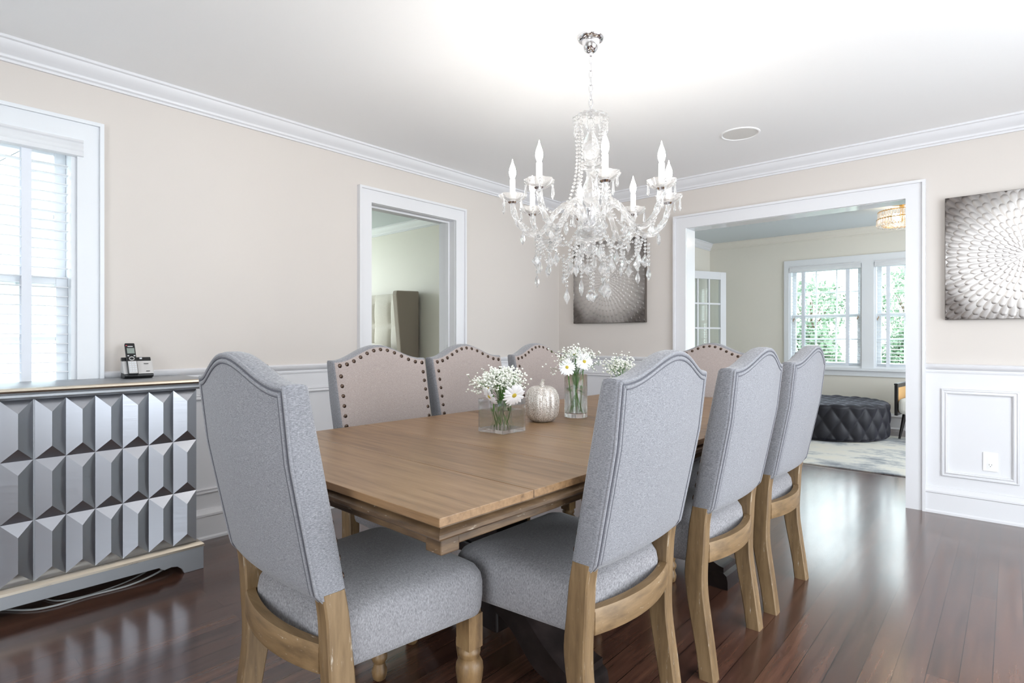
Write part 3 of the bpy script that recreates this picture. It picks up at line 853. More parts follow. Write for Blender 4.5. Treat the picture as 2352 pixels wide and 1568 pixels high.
obj('keys', bm, key_m, kp, bevel=.001)
bm = B(); hslab(bm, -.018, .018, .112, .142, .005, .0075); obj('screen', bm, lcd_m, hs)
bm = B(); tube(bm, [onh(.0115*cos(a), .084+.009*sin(a), .007) for a in [2*pi*i/20 for i in range(21)]], .002, 6); obj('navigation_ring', bm, silverp_m, hs, smooth=180)
bm = B(); hslab(bm, -.019, -.011, .097, .102, .005, .0075); hslab(bm, .011, .019, .097, .102, .005, .0075); obj('soft_keys', bm, key_m, hs)
bm = B(); hslab(bm, -.0125, .0125, .149, .153, .005, .0072); obj('earpiece', bm, key_m, hs)
bm = B(); hslab(bm, -.021, -.014, .154, .159, .005, .0075); obj('message_light', bm, red_m, hs)

# ------------------------------------------------------------------ wall art
def art(name, label, cx, cz, size, seed):
    random.seed(seed)
    root = thing(name, label, 'wall art', (cx, -.002, cz), 0, 'silver petal wall panels')
    h = size/2
    bm = B(); box(bm, -h, h, -.034, 0, -h, h); obj('panel', bm, artedge_m, root, bevel=.002)
    bm = B(); box(bm, -h+.002, h-.002, -.0365, -.034, -h+.002, h-.002)
    r = .018; k = 0
    lim = h-.003
    while r < h*1.42:
        ln = .034+.05*min(1, r/.25); wd = ln*.215; n = max(9, int(2*pi*(r+ln*.6)/(wd*2.2)))
        for i in range(n):
            a = 2*pi*(i+.5*(k % 2))/n+random.uniform(-.015, .015)
            ca, sa = cos(a), sin(a); rings = []; inside = False
            for t in (0, .2, .4, .55, .68, .77, .85, .91, .95, .98, 1):
                w = wd*(.25+.75*sin(pi/2*min(1, t/.65)))*(1 if t < .7 else sqrt(max(0, 1-((t-.7)/.3)**2))+.04)
                hh = .0015+.0042*t**1.2*(1 if t < .85 else (1-t)/.15*.8+.2); rr = r+ln*t; row = []
                for q in (-1, -.55, 0, .55, 1):
                    x = rr*ca-w*q*sa; z = rr*sa+w*q*ca
                    if abs(x) < lim and abs(z) < lim: inside = True
                    row.append((max(-lim, min(lim, x)), -.0362-hh*(1-.75*q*q), max(-lim, min(lim, z))))
                rings.append(row)
            if inside: loft(bm, rings, False, False, False)
        r += ln*.6; k += 1
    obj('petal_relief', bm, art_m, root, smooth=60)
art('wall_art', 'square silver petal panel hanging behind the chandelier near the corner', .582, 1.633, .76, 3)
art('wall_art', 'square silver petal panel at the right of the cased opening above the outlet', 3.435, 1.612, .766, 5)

# outlet
o = thing('wall_outlet', 'white outlet in the wainscot panel right of the cased opening', 'outlet', (3.271, -.006, .36))
bm = B(); box(bm, -.036, .036, -.006, 0, -.058, .058); obj('cover_plate', bm, white_m, o, bevel=.003)
for s in (-1, 1):
    bm = B(); prism(bm, [(.017*cos(a) if abs(cos(a)) < .86 else math.copysign(.0146, cos(a)), s*.0195+.0155*sin(a)) for a in [2*pi*i/24 for i in range(24)]], -.0085, -.005, lambda u, v, t: (u, t, v)); r_ = obj('receptacle', bm, white_m, o)
    bm = B()
    if s < 0:
        for q in (-.006, .006): box(bm, q-.001, q+.001, -.0088, -.008, -.0195-.001, -.0195+.007)
        box(bm, -.002, .002, -.0088, -.008, -.0195-.009, -.0195-.005)
        obj('slots', bm, slot_m, r_)
    else: bm.free()
# ceiling speaker
o = thing('ceiling_speaker', 'round flush speaker grille in the ceiling right of the chandelier', 'speaker', (2.046, -.79, H))
bm = B(); lathe(bm, [(.122, 0), (.12, -.004), (.112, -.006), (.106, -.003), (.104, 0)], (0, 0, 0), 48); obj('rim', bm, ceil_m, o, smooth=40)
bm = B(); lathe(bm, [(.103, -.001), (.103, -.003), (.0, -.0035)], (0, 0, 0), 48); obj('grille', bm, paint('speaker_grille', (226, 224, 220), .7, .5), o, smooth=40)
# floor register near the left wall
fv = thing('floor_register', 'small tan floor register showing beside the near chair back', 'floor vent', (.09, -3.03, 0))
bm = B(); box(bm, -.06, .06, -.14, .14, 0, .006); obj('frame', bm, tan_m, fv, bevel=.002)
bm = B()
for i in range(9): box(bm, -.035, .035, -.11+i*.026, -.10+i*.026, .006, .0075)
obj('slats', bm, dark_m, fv)

# ------------------------------------------------------------------ chandelier
CX, CY = 1.977, -2.424
cd = thing('chandelier', 'crystal chandelier with eight lit candle arms hanging over the dining table', 'chandelier', (CX, CY, 0))
bm = B(); lathe(bm, [(.058, H), (.06, H-.004), (.057, H-.012), (.05, H-.018), (.04, H-.02), (.037, H-.03), (.035, H-.045), (.029, H-.058), (.018, H-.068), (.008, H-.072), (.006, H-.085), (.0, H-.086)], (0, 0, 0), 32); obj('canopy', bm, chrome_m, cd, smooth=50)
bm = B(); z = H-.084; i = 0
while z > 2.115:
    pts = [Vector((.0085*cos(a), 0, .019*sin(a))) for a in [2*pi*k/16 for k in range(17)]]
    M = Matrix.Rotation((i % 2)*pi/2+.3, 4, 'Z')
    tube(bm, [M @ p+Vector((0, 0, z-.017)) for p in pts], .0022, 6, False); z -= .0315; i += 1
obj('chain', bm, chrome_m, cd, smooth=180)
sc8 = lambda a, z: 1+.07*cos(8*a)
rib = lambda a, z: 1+.04*cos(14*a)
bm = B()
lathe(bm, [(.012, 2.115), (.03, 2.108), (.06, 2.098), (.076, 2.085), (.074, 2.08), (.05, 2.088), (.014, 2.08)], (0, 0, 0), 48, None, sc8); obj('crown_dish', bm, crystal_m, cd, smooth=60)
bm = B()
lathe(bm, [(.012, 2.08), (.016, 2.05), (.012, 2.03), (.018, 2.01), (.03, 1.985), (.038, 1.955), (.036, 1.925), (.024, 1.895), (.014, 1.885), (.02, 1.875), (.016, 1.868), (.022, 1.85), (.018, 1.835), (.02, 1.815), (.032, 1.785), (.04, 1.755), (.036, 1.725), (.022, 1.7), (.014, 1.69)], (0, 0, 0), 28, None, rib); obj('column', bm, crystal_m, cd, smooth=60)
bm = B(); lathe(bm, [(.014, 1.868), (.048, 1.872), (.052, 1.88), (.046, 1.866), (.014, 1.86)], (0, 0, 0), 40, None, sc8); obj('collar_dish', bm, crystal_m, cd, smooth=60)
bm = B(); lathe(bm, [(.014, 1.69), (.028, 1.685), (.03, 1.675), (.026, 1.67), (.026, 1.625), (.034, 1.618), (.034, 1.6), (.02, 1.595)], (0, 0, 0), 32); obj('hub', bm, chrome_m, cd, smooth=50)
bm = B(); lathe(bm, [(.02, 1.6), (.056, 1.598), (.066, 1.585), (.062, 1.565), (.045, 1.548), (.022, 1.54), (.016, 1.53), (.03, 1.515), (.034, 1.5), (.024, 1.482), (.008, 1.475)], (0, 0, 0), 40, None, lambda a, z: 1+.03*cos(20*a)); obj('bowl', bm, crystal_m, cd, smooth=60)
toC = atan2(-4.5255-CY, 3.3659-CX)
def beads(bm, pts, step=.0165, r=.0072):
    r *= .9
    acc = 0; last = pts[0]; gem(bm, last, r, r*1.1)
    for p in pts[1:]:
        p = Vector(p); d = (p-last).length
        while d >= step:
            last = last+(p-last)*(step/d); gem(bm, last, r, r*1.1); d = (p-last).length
def leafdrop(parent, c, L_=.062, rz=0, w=.5):
    """flat faceted kite pendant hanging with its top at c"""
    L_ *= .86; w = min(.74, w*1.18); bm = B(); W = L_*w*.5; T = .008
    pts = [(0, 0), (W*.34, -.2*L_), (W*.86, -.47*L_), (W, -.6*L_), (W*.4, -.82*L_), (0, -L_), (-W*.4, -.82*L_), (-W, -.6*L_), (-W*.86, -.47*L_), (-W*.34, -.2*L_)]
    M = Matrix.Translation(c) @ Matrix.Rotation(rz, 4, 'Z')
    ring = [bm.verts.new(M @ Vector((x, 0, z))) for x, z in pts]
    for s in (-1, 1):
        inn = [bm.verts.new(M @ Vector((x*.45, s*T, -.55*L_+(z+.55*L_)*.5))) for x, z in pts]
        for i in range(10):
            j = (i+1) % 10; bm.faces.new((ring[i], ring[j], inn[j], inn[i]))
        bm.faces.new(inn)
    gem(bm, M @ Vector((0, 0, .008)), .006, .008)
    obj('leaf_drop', bm, crystal_m, parent)
def icicle(parent, c, L_=.06):
    bm = B(); gem(bm, Vector(c)-Vector((0, 0, .006)), .006, .007)
    lathe(bm, [(.001, -.012), (.005, -.016), (.0035, -.024), (.0065, -L_*.78), (.006, -L_*.85), (.0005, -L_)], c, 6); obj('icicle_drop', bm, crystal_m, parent)
ARM = [(.03, 1.615), (.062, 1.672), (.105, 1.70), (.15, 1.672), (.19, 1.61), (.228, 1.573), (.275, 1.575), (.318, 1.618), (.34, 1.672), (.345, 1.715)]
random.seed(11)
lows = []
for i in range(8):
    a = toC+radians(9)+i*pi/4
    ca, sa = cos(a), sin(a)
    Q = lambda r, z: Vector((r*ca, r*sa, z))
    bm = B(); pts = spline([Q(r, z) for r, z in ARM], 6)
    n = len(pts)
    rings_r = [.0105 if k < n-1 else .009 for k in range(n)]
    # twisted square section
    prev = None; rings = []
    side = Vector((-sa, ca, 0))
    for k, p in enumerate(pts):
        d = (pts[min(k+1, n-1)]-pts[max(k-1, 0)]).normalized(); u = side; w = d.cross(u).normalized()
        tw = k*.28
        rings.append([p+(u*cos(tw+2*pi*m/8)+w*sin(tw+2*pi*m/8))*(.0135 if m % 2 else .0115) for m in range(8)])
    loft(bm, rings); arm = obj('arm', bm, crystal_m, cd, smooth=30)
    c = Q(.345, 0)
    bm = B(); lathe(bm, [(.012, 1.712), (.03, 1.712), (.046, 1.722), (.056, 1.738), (.058, 1.742), (.053, 1.737), (.042, 1.727), (.026, 1.72), (.012, 1.72)], c, 40, None, sc8); obj('drip_dish', bm, crystal_m, arm, smooth=60)
    bm = B(); lathe(bm, [(.014, 1.704), (.017, 1.708), (.02, 1.712), (.012, 1.714)], c, 24, None, lambda a, z: 1+.1*cos(12*a)); obj('cup', bm, chrome_m, arm, smooth=50)
    bm = B(); lathe(bm, [(.0115, 1.716), (.0125, 1.722), (.0125, 1.808), (.011, 1.812)], c, 16); cn = obj('candle', bm, mat('candle_sleeve', (250, 248, 244), .5) if i == 0 else bpy.data.materials['candle_sleeve'], arm, smooth=50)
    bm = B(); lathe(bm, [(.0075, 1.812), (.010, 1.818), (.0145, 1.832), (.0155, 1.842), (.0135, 1.856), (.0085, 1.872), (.004, 1.884), (.0015, 1.896), (.0005, 1.9)], c, 16); obj('bulb', bm, bulb_m, arm, smooth=180)
    for k in range(4):
        b_ = a+pi/4+k*pi/2
        icicle(arm, c+Vector((.054*cos(b_), .054*sin(b_), 1.738)), .072 if k % 2 else .06)
    # garland from crown down to arm hump
    bm = B(); beads(bm, spline([Q(.074, 2.083), Q(.062, 1.98), Q(.064, 1.85), Q(.088, 1.74), Q(.105, 1.712)], 8), .017, .0078); obj('bead_string', bm, crystal_m, cd)
    icicle(cd, Vector((.072*cos(a+.39), .072*sin(a+.39), 2.082)), .075)
    lows.append((a, Q(.232, 1.566), Q(.335, 1.65)))
    # drops under arm
    bm = B(); p0 = Q(.24, 1.56); q0 = Q(.24, 1.50-.018*(i % 2)); beads(bm, [p0, q0], .0165, .0078); obj('bead_string', bm, crystal_m, cd)
    leafdrop(cd, q0-Vector((0, 0, .012)), .074, a+.7+i, .62)
    leafdrop(cd, Q(.30, 1.582), .07, a+1.2, .58)
    leafdrop(cd, Q(.175, 1.60), .066, a+.4, .58)
    # inner bowl strings
    bm = B(); p0 = Q(.066, 1.578); q0 = Q(.095+.012*(i % 2), 1.475); beads(bm, spline([p0, Q(.09, 1.53), q0], 6), .0165, .0078); obj('bead_string', bm, crystal_m, cd)
    leafdrop(cd, q0-Vector((0, 0, .012)), .074, a+1.9*i, .64)
for i in range(8):
    a, p0, r0 = lows[i]; b_, p1, r1 = lows[(i+1) % 8]
    am = a+pi/8
    mid = Vector((.2*cos(am), .2*sin(am), 1.485-.012*(i % 3)))
    bm = B(); pts = []
    for k in range(17):
        t = k/16; p = p0.lerp(p1, t); pts.append(p+(mid-(p0+p1)/2)*(1-(2*t-1)**2))
    beads(bm, [Vector(p) for p in pts], .0165, .0076); obj('bead_string', bm, crystal_m, cd)
    leafdrop(cd, mid-Vector((0, 0, .012)), .07, am+.9*i, .62)
    bm = B(); q0 = mid+Vector((.05*cos(am), .05*sin(am), .04)); q1 = q0-Vector((0, 0, .07+.015*(i % 2)))
    beads(bm, [q0, q1], .0165, .0074); obj('bead_string', bm, crystal_m, cd)
    leafdrop(cd, q1-Vector((0, 0, .012)), .068, am+2.2*i, .6)
    # garland between dish and arm low
    bm = B(); m2 = (r0+p1)/2-Vector((0, 0, .045)); beads(bm, spline([r0, m2, p1], 8), .0165, .0074); obj('bead_string', bm, crystal_m, cd)
for i, (a, r, zb, L_) in enumerate([(toC+1.57, .075, 1.372, .09), (toC+.7, .09, 1.375, .09), (toC-.75, .06, 1.385, .09), (toC-1.5, .105, 1.35, .09), (toC+3, .08, 1.365, .09)]):
    bm = B(); p0 = Vector((.03*cos(a), .03*sin(a), 1.5)); p1 = Vector((r*cos(a), r*sin(a), 1.46)); p2 = Vector((r*cos(a), r*sin(a), zb))
    beads(bm, spline([p0, p1, p2], 8), .0165, .0074); obj('bead_string', bm, crystal_m, cd)
    leafdrop(cd, p2-Vector((0, 0, .012)), L_, a+1, .6)
bm = B(); beads(bm, [Vector((0, 0, 1.475)), Vector((0, 0, 1.335))], .0165, .007); obj('bead_string', bm, crystal_m, cd)
bm = B(); ico(bm, (0, 0, 1.298), .0215, 2); lathe(bm, [(.006, 1.334), (.01, 1.326), (.012, 1.316)], (0, 0, 0), 10); obj('crystal_ball', bm, crystal_m, cd)

# ------------------------------------------------------------------ table decorations
def gp(root, p): return tuple(Vector(p)-Vector(root.location))
def square_vase(label, x, y):
    root = thing('glass_vase', label, 'vase', (x, y, TZ), 0, 'glass vases of white flowers')
    h, w, t = .124, .0625, .004
    def sq(k, z): return [(-k, -k, z), (k, -k, z), (k, k, z), (-k, k, z)]
    bm = B(); loft(bm, [sq(w-.001, .0006), sq(w, .002), sq(w, h-.001), sq(w-.001, h), sq(w-t, h), sq(w-t, .014)]); obj('glass_body', bm, glass_m, root)
    bm = B(); loft(bm, [sq(w-t-.0004, .0145), sq(w-t-.0004, .083)]); obj('water', bm, water_m, root)
    return root
v1 = square_vase('square clear glass vase half full of water beside the glitter pumpkin', 1.9275, -2.95)
v3 = square_vase('clear glass vase on the table hidden behind the nearest right-hand chair back', 1.95, -2.13)
v2 = thing('glass_vase', 'tall round clear glass vase with three daisies behind the glitter pumpkin', 'vase', (1.915, -2.45, TZ), 0, 'glass vases of white flowers')
bm = B(); lathe(bm, [(.049, .0006), (.051, .003), (.051, .186), (.0495, .188), (.0475, .187), (.047, .022), (.044, .019)], (0, 0, 0), 40); obj('glass_body', bm, glass_m, v2, smooth=40)
bm = B(); lathe(bm, [(.0436, .0225), (.0466, .0226), (.0466, .132)], (0, 0, 0), 40); obj('water', bm, water_m, v2, smooth=40)

def daisy(label, c, nrm, base, R=.038, leaf=True):
    c = Vector(c); nrm = Vector(nrm).normalized()
    root = thing('daisy', label, 'flower', c, 0, 'white daisies in the vases')
    q = nrm.to_track_quat('Z', 'Y').to_matrix()
    bm = B()
    for ly, n in ((0, 19), (1, 15)):
        for i in range(n):
            a = 2*pi*(i+.5*ly)/n+random.uniform(-.05, .05); l = R*random.uniform(.9, 1.03)*(1-.08*ly); w = R*.115
            M = Matrix.Rotation(a, 3, 'Z'); curl = random.uniform(-.12, .12)
            rings = []
            for t, ww, zz in ((.12, .35, .02), (.4, .85, .07), (.7, 1, .06), (.9, .75, .02), (1, .3, -.01)):
                rings.append([q @ (M @ Vector((l*t, w*ww*s, R*(zz+.06*ly+curl*t*t)-.0012*abs(s)))) for s in (-1, 0, 1)])
            loft(bm, rings, False, False, False)
    obj('petals', bm, petal_m, root, smooth=180)
    bm = B()
    lathe(bm, [(R*.21, 0), (R*.2, R*.09), (R*.13, R*.14), (0, R*.15)], (0, 0, 0), 16, q.to_4x4()); obj('flower_centre', bm, yellow_m, root, smooth=180)
    bm = B(); b0 = Vector(base)-c
    pts = spline([q @ Vector((0, 0, -.002)), q @ Vector((0, 0, -.018))+Vector((0, 0, -.012)), b0*.55+Vector((0, 0, -.0)), b0], 6)
    tube(bm, pts, .0022, 6)
    if leaf:
        p = pts[len(pts)*2//3]
        for s in (-1, 1):
            d = Vector((s*.8, .5, .35)); e = Vector((-.5, s*.8, 0)); l = .03
            v = [bm.verts.new(p+d*l*t+e*l*w) for t, w in ((0, 0), (.35, .22), (.5, .12), (.7, .22), (1, 0), (.7, -.22), (.5, -.12), (.35, -.22))]
            bm.faces.new(v)
    obj('stem', bm, green_m, root, smooth=180)
cam_dir = Vector((3.366-1.93, -4.5255+2.5, .12))
z0 = TZ+.02
daisy('white daisy facing us on the left of the tall round vase', (1.925, -2.53, .988), cam_dir+Vector((-.35, -.1, .3)), (1.905, -2.46, TZ+.03))
daisy('white daisy facing us on the right of the tall round vase', (1.972, -2.468, 1.012), cam_dir+Vector((.5, .3, .8)), (1.93, -2.44, TZ+.03), .04)
daisy('white daisy turned to the ceiling at the top of the tall round vase', (1.905, -2.445, 1.04), cam_dir*.3+Vector((-.3, -.1, 1.1)), (1.91, -2.45, TZ+.03), .038, False)
daisy('white daisy drooping over the front left rim of the square vase', (1.955, -3.045, .905), (-.3, -.8, -.6), (1.92, -2.97, TZ+.025), .04)
daisy('white daisy leaning over the right rim of the square vase toward the pumpkin', (2.022, -2.99, .91), (.85, -.3, -.4), (1.94, -2.94, TZ+.025), .046)
daisy('white daisy half buried in the left of the square vase bouquet', (1.90, -2.995, .925), (-.3, -.8, .5), (1.915, -2.95, TZ+.025), .03, False)

def breath(label, root_xy, zb, ctr, rad, n, nst, seed):
    """baby's breath: a cloud of little buds on thread stems"""
    random.seed(seed)
    root = thing('babys_breath', label, 'flower', (root_xy[0], root_xy[1], zb), 0, 'clouds of small white filler flowers')
    root['kind'] = 'stuff'
    O = Vector(root.location)
    bm = B(); bs = B()
    for k in range(nst):
        th = 2*pi*(k+random.uniform(-.3, .3))/nst; ph = random.uniform(.15, 1)
        tip = Vector(ctr)+Vector((rad[0]*ph*cos(th), rad[1]*ph*sin(th), rad[2]*(sqrt(max(0, 1-ph*ph))*.9+random.uniform(-.25, .15))))
        a = Vector((root_xy[0]+random.uniform(-.012, .012), root_xy[1]+random.uniform(-.012, .012), zb if k % 6 == 0 else ctr[2]-.06))
        m = a.lerp(tip, .55); m.x = root_xy[0]+(m.x-root_xy[0])*.55; m.y = root_xy[1]+(m.y-root_xy[1])*.55
        tube(bs, [p-O for p in spline([a, m, tip], 4)], .0007, 4)
        for j in range(n//nst):
            u = Vector((random.gauss(0, 1), random.gauss(0, 1), random.gauss(0, .8))); u = u*(.014+.008*random.random())
            p = tip+u
            if random.random() < .25: tube(bs, [tip-O-Vector((0, 0, .012)), p-O], .0005, 3)
            s = random.uniform(.003, .0052)
            ico(bm, p-O, s, 1, (1, 1, random.uniform(.7, 1)))
    obj('buds', bm, bud_m, root, smooth=180); obj('stems', bs, green_m, root)
breath('dense white baby\'s breath bouquet filling the square vase', (1.9275, -2.95), TZ+.03, (1.925, -2.955, .915), (.095, .095, .072), 1250, 60, 21)
breath('airy white baby\'s breath round the daisies of the tall round vase', (1.915, -2.45), TZ+.05, (1.92, -2.455, .985), (.105, .105, .075), 330, 34, 22)
breath('white baby\'s breath peeking over the nearest right-hand chair back', (1.95, -2.13), TZ+.03, (1.95, -2.13, .935), (.09, .09, .075), 420, 34, 23)
# leafy greens standing in the water
random.seed(5)
def sprig(label, x, y, z, n, hgt, m):
    root = thing('leafy_sprig', label, 'flower', (x, y, z), 0, 'green sprigs in the vases')
    bm = B(); bl = B()
    for k in range(n):
        a = 2*pi*k/n; tip = Vector((.02*cos(a), .02*sin(a), hgt))
        tube(bm, spline([(.03*cos(a+2.6), .03*sin(a+2.6), 0), (0, 0, hgt*.6), tip], 5), .0017, 5)
        if k % 2 == 0:
            p = Vector((.012*cos(a), .012*sin(a), hgt*(.45+.4*random.random()))); d = Vector((cos(a), sin(a), random.uniform(-.6, .5))); e = Vector((-sin(a), cos(a), 0)); l = .034
            v = [bl.verts.new(p+d*l*t+e*l*w) for t, w in ((0, 0), (.3, .25), (.45, .14), (.65, .26), (1, 0), (.65, -.26), (.45, -.14), (.3, -.25))]
            bl.faces.new(v)
    obj('stems', bm, green_m, root, smooth=180); obj('leaves', bl, m, root)
sprig('green stems and leaves crossing in the square vase', 1.9275, -2.95, TZ+.0155, 12, .10, green_m)
sprig('dark green leafy stems in the tall round vase', 1.915, -2.45, TZ+.0235, 12, .15, leaf_m)

# pumpkin
pk = thing('glitter_pumpkin', 'champagne glitter pumpkin standing between the glass vases', 'pumpkin', (1.885, -2.655, TZ))
PS = 1.1
prof = []
for i in range(21):
    t = pi*i/20; prof.append((.0005+.0685*sin(t)**.62, .065-.064*cos(t)**1 if True else 0))
prof = [(r, z+(.012 if z < .02 else 0)*(1-r/.069)-(.014 if z > .1 else 0)*(1-r/.069)) for r, z in prof]
zm = min(z for r, z in prof)
bm = B(); lathe(bm, [(r*PS, .0005+(z-zm)*1.35) for r, z in prof], (0, 0, 0), 80, None, lambda a, z: 1-.07*abs(sin(5.5*a))**6-.02); obj('shell', bm, glitter_m, pk, smooth=180)
bm = B(); tube(bm, [(0, 0, .134), (.001, 0, .156), (.004, .001, .168), (.007, .002, .176)], [.015, .0095, .008, .0075], 10); obj('stem', bm, glitter_m, pk, smooth=50)

# ------------------------------------------------------------------ living room
ot = thing('ottoman', 'large round navy velvet tufted ottoman on the pale rug', 'ottoman', (1.765, 2.80, .012))
R0, OHt = .62, .40
bm = B(); nth = 380; rings = []
def tuft(u, v): return (abs(sin(u+v))*abs(sin(u-v)))**.55
for i in range(46):
    z = .012+(OHt-.05)*i/45
    ring = []
    e = min(1, (z)/.03); e2 = min(1, (OHt-.038-z)/.03+.0)
    for k in range(nth):
        a = 2*pi*k/nth
        d = tuft(a*11, pi*(z/(OHt))*1.5+.4)
        r = R0-.03+.03*d*min(e, 1)-(.02*(1-e))
        ring.append((r*cos(a), r*sin(a), z))
    rings.append(ring)
for i in range(1, 30):
    t = i/29
    ring = []
    for k in range(nth):
        a = 2*pi*k/nth
        rr = (R0-.004-.02*0)*(1-t)**.95 if t < 1 else .001
        rr = max(rr, .002)
        x, y = rr*cos(a), rr*sin(a)
        d = tuft(x*15, y*15)
        s = min(1, t/.12)
        z = OHt-.04+.035*sqrt(1-(1-s)**2)+(.022*d-.012)*s
        ring.append((x, y, z))
    rings.append(ring)
loft(bm, rings); obj('upholstery', bm, velvet_m, ot, smooth=180)
bm = B(); lathe(bm, [(.55, 0), (.57, .004), (.57, .016), (.55, .02)], (0, 0, 0), 60); obj('base', bm, black_m, ot)
bm = B(); box(bm, .55, 3.3, .965, 3.12, 0, .011)
tag(obj('area_rug', bm, rug_m, None, bevel=.003), 'pale abstract grey and cream rug under the navy ottoman', 'rug')
# accent chair
ac = thing('accent_chair', 'black framed accent chair with cane side and white seat beside the ottoman', 'armchair', (2.74, 3.17, 0), pi/2-.1)
for yy in (-.3, .27):
    bm = B(); box(bm, -.33, -.285, yy, yy+.03, .27, .6); box(bm, .285, .33, yy, yy+.03, .27, .6); box(bm, -.335, .335, yy-.002, yy+.032, .6, .62); box(bm, -.285, .285, yy+.002, yy+.028, .27, .30); box(bm, -.285, .285, yy+.002, yy+.028, .575, .6)
    f = obj('arm_frame', bm, blackw_m, ac, bevel=.004)
    bm = B(); box(bm, -.285, .285, yy+.01, yy+.018, .30, .57); obj('cane_panel', bm, cane_m, f)
bm = B(); box(bm, -.35, .3, -.266, .266, .288, .46); obj('seat_cushion', bm, seatw_m, ac, bevel=.05, seg=5)
bm = B(); box(bm, .2, .31, -.262, .262, .465, .6); obj('back_cushion', bm, seatw_m, ac, bevel=.04, seg=5)
for sx, sy in ((-1, -1), (-1, 1), (1, -1), (1, 1)):
    bm = B(); tube(bm, [(sx*.25, sy*.22, .28), (sx*.30, sy*.26, .0165)], [.022, .011], 12); obj('leg', bm, blackw_m, ac, smooth=40)
# french door leaf standing open
hg = Vector((.03, 2.665)); fe = Vector((.362, 3.395)); d = fe-hg
fd = thing('french_door', 'white glazed french door standing open in the far living room corner', 'door', (hg.x, hg.y, 0), atan2(d.y, d.x))
Wd, Hd = d.length, 2.03
bm = B()
box(bm, 0, .1, -.02, .02, .012, Hd); box(bm, Wd-.1, Wd, -.02, .02, .012, Hd); box(bm, .1, Wd-.1, -.02, .02, Hd-.105, Hd); box(bm, .1, Wd-.1, -.02, .02, .012, .24)
for i in (1, 2): x = .1+(Wd-.2)*i/3; box(bm, x-.012, x+.012, -.016, .016, .24, Hd-.105)
for i in range(1, 5): z = .24+(Hd-.345)*i/5; box(bm, .1, Wd-.1, -.015, .015, z-.012, z+.012)
obj('door_frame', bm, trim_m, fd, bevel=.003)
bm = B(); box(bm, .095, Wd-.095, -.003, .003, .235, Hd-.1); obj('glazing', bm, pane_m, fd)
bm = B()
for s in (-1, 1): lathe(bm, [(.02, .021), (.02, .026), (.008, .03), (.008, .05), (.022, .06), (.024, .072), (.014, .082)], (Wd-.05, 0, .95), 16, Matrix.Rotation(s*pi/2, 4, 'X'))
obj('door_knob', bm, chrome_m, fd, smooth=40)
# semi flush lamp
lp = thing('ceiling_lamp', 'round gold and crystal ceiling lamp glowing in the living room', 'ceiling lamp', (2.53, 2.43, 0))
bm = B(); lathe(bm, [(.1, LH), (.1, LH-.02), (.02, LH-.025), (.02, LH-.2), (.0, LH-.2)], (0, 0, 0), 24); obj('stem', bm, gold_m, lp, smooth=40)
for z, r in ((2.405, .2), (2.33, .21), (2.275, .17)):
    bm = B(); tube(bm, [(r*cos(2*pi*i/48), r*sin(2*pi*i/48), z) for i in range(49)], .005, 6, False); rg = obj('ring', bm, gold_m, lp, smooth=180)
    bm = B()
    if z > 2.3:
        n = 46
        for i in range(n):
            a = 2*pi*i/n; c = (r*cos(a), r*sin(a), 0)
            lathe(bm, [(.002, z+.01), (.011, z+.004), (.011, z-.06), (.003, z-.072)], c, 6)
    else:
        for q in range(3):
            for i in range(12+8*q):
                a = 2*pi*i/(12+8*q); rr = r*(.35+.3*q); gem(bm, (rr*cos(a), rr*sin(a), z-.004), .016, .012)
    o = obj('crystal_rods', bm, crystal_m, rg); 
for i in range(3):
    bm = B(); ico(bm, (.09*cos(i*2.1), .09*sin(i*2.1), 2.35), .028, 2); obj('bulb', bm, lampbulb_m, lp, smooth=180)

# ------------------------------------------------------------------ bedroom
bd = thing('bed', 'taupe wingback bed with tufted headboard seen through the bedroom doorway', 'bed', (-2.66, -.36, 0))
bm = B(); nx, nz = 60, 60; g = []
X0, X1, Z0, Z1 = -.82, .82, .3, 1.64
for i in range(nx+1):
    col = []
    for j in range(nz+1):
        x = X0+(X1-X0)*i/nx; z = Z0+(Z1-Z0)*j/nz
        u = (x-X0)/(X1-X0)*5; v = (z-Z0)/(Z1-Z0)*4.2
        bd_ = min(1, (Z1-z)/.06)
        d_ = (abs(sin(pi*u))*abs(sin(pi*v)))**.35
        col.append(bm.verts.new((x, -.06-.04*d_*bd_, z)))
    g.append(col)
for i in range(nx):
    for j in range(nz): bm.faces.new((g[i][j], g[i+1][j], g[i+1][j+1], g[i][j+1]))
box(bm, X0+.001, X1-.001, -.056, .03, Z0, Z1-.001); obj('headboard', bm, headf_m, bd, smooth=60)
for s in (-1, 1):
    bm = B(); pr = [(.03, .1), (.03, 1.655), (-.28, 1.645), (-.29, 1.6), (-.2, .7), (-.2, .1)]
    x = .82 if s > 0 else -.9
    prism(bm, pr, x, x+.08, lambda u, v, t: (t, u, v)); obj('wing', bm, head_m, bd, bevel=.012, seg=3)
bm = B(); box(bm, -.81, .81, -1.95, -.13, .1, .38); obj('bed_frame', bm, head_m, bd, bevel=.015)
bm = B(); box(bm, -.78, .78, -1.93, -.13, .385, .68); obj('mattress', bm, linenw_m, bd, bevel=.06, seg=4)
for sx, sy in ((-1, -.2), (1, -.2), (-1, -1.88), (1, -1.88)):
    bm = B(); box(bm, sx*.7-.03, sx*.7+.03, sy-.03, sy+.03, 0, .1); obj('leg', bm, dark_m, bd)
bm = B(); loft(bm, [[(r*.33*(abs(cos(a))**.5)*math.copysign(1, cos(a)), y, .87+r*.185*(abs(sin(a))**.5)*math.copysign(1, sin(a))) for a in [2*pi*i/40 for i in range(40)]] for y, r in ((-.075, .2), (-.06, .7), (-.03, .95), (0, 1), (.03, .95), (.06, .7), (.075, .2))])
o = obj('pillow', bm, linenw_m, None, smooth=180); o.location = (-2.28, -.62, 0); o.rotation_euler = (0, 0, 0)
tag(o, 'white pillow propped against the tufted headboard', 'pillow')

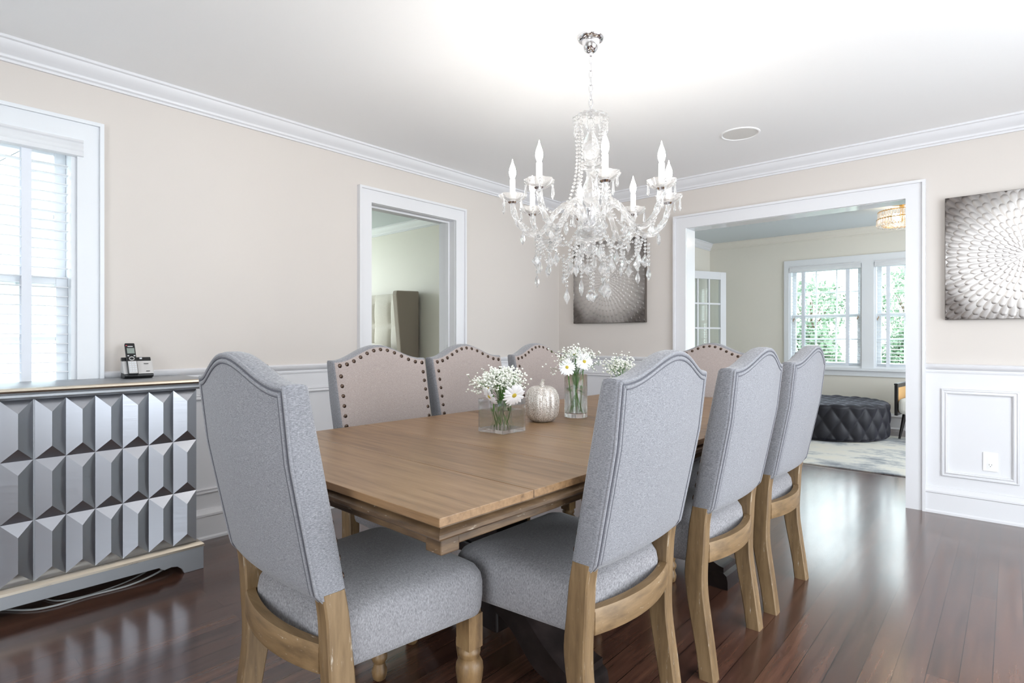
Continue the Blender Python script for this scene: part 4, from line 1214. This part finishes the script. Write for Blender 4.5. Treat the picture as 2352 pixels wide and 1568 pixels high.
# ------------------------------------------------------------------ light
w = bpy.data.worlds.new('World'); S.world = w; w.use_nodes = True
bg = w.node_tree.nodes['Background']; bg.inputs['Color'].default_value = (.87, .94, 1.0, 1); bg.inputs['Strength'].default_value = 6.4
def area(name, loc, rot, sx, sy, power, col):
    l = bpy.data.lights.new(name, 'AREA'); l.shape = 'RECTANGLE'; l.size = sx; l.size_y = sy; l.energy = power; l.color = col
    o = bpy.data.objects.new(name, l); COL.objects.link(o); o.location = loc; o.rotation_euler = rot; return o

# portals: guide the sky's light through the windows and the added unseen openings
def portal(x, y, z, rot, sx, sy):
    o = area('opening_portal', (x, y, z), rot, sx, sy, 1, (1, 1, 1)); o.data.cycles.is_portal = True
for (a, b_, c, d) in WN: portal((a+b_)/2, YN-.02, (c+d)/2, (pi/2, 0, 0), b_-a, d-c)
for (a, b_, c, d) in WS: portal(XR+.02, (a+b_)/2, (c+d)/2, (0, pi/2, 0), d-c, b_-a)
portal(-.17, (W1[0]+W1[1])/2, (W1[2]+W1[3])/2, (0, -pi/2, 0), W1[3]-W1[2], W1[1]-W1[0])
for (a, b_, c, d) in LW: portal((a+b_)/2, LY+.16, (c+d)/2, (-pi/2, 0, 0), b_-a, d-c)
portal(LX+.05, 1.95, 1.28, (0, pi/2, 0), 1.95, 3.1)
portal(-4.2, -1.6, 1.22, (0, -pi/2, 0), 2.44, 2.5)

# ------------------------------------------------------------------ camera
cam = bpy.data.cameras.new('camera'); cam.sensor_width = 36; cam.lens = 1301.2/2352*36
cam.shift_y = -(784-776.05)/2352; cam.clip_start = .02
co = bpy.data.objects.new('camera', cam); COL.objects.link(co)
co.location = (3.3659, -4.5255, 1.115); co.rotation_euler = (pi/2, 0, .7223)
S.camera = co
S.view_settings.view_transform = 'Standard'; S.view_settings.look = 'None'; S.view_settings.gamma = 1; S.view_settings.exposure = .31
S.view_settings.use_curve_mapping = False
cy = S.cycles
cy.use_denoising = True; cy.max_bounces = 20; cy.diffuse_bounces = 4; cy.glossy_bounces = 4; cy.transmission_bounces = 18; cy.transparent_max_bounces = 24
cy.sample_clamp_indirect = 6; cy.sample_clamp_direct = 30; cy.caustics_reflective = True; cy.caustics_refractive = True; cy.blur_glossy = .5
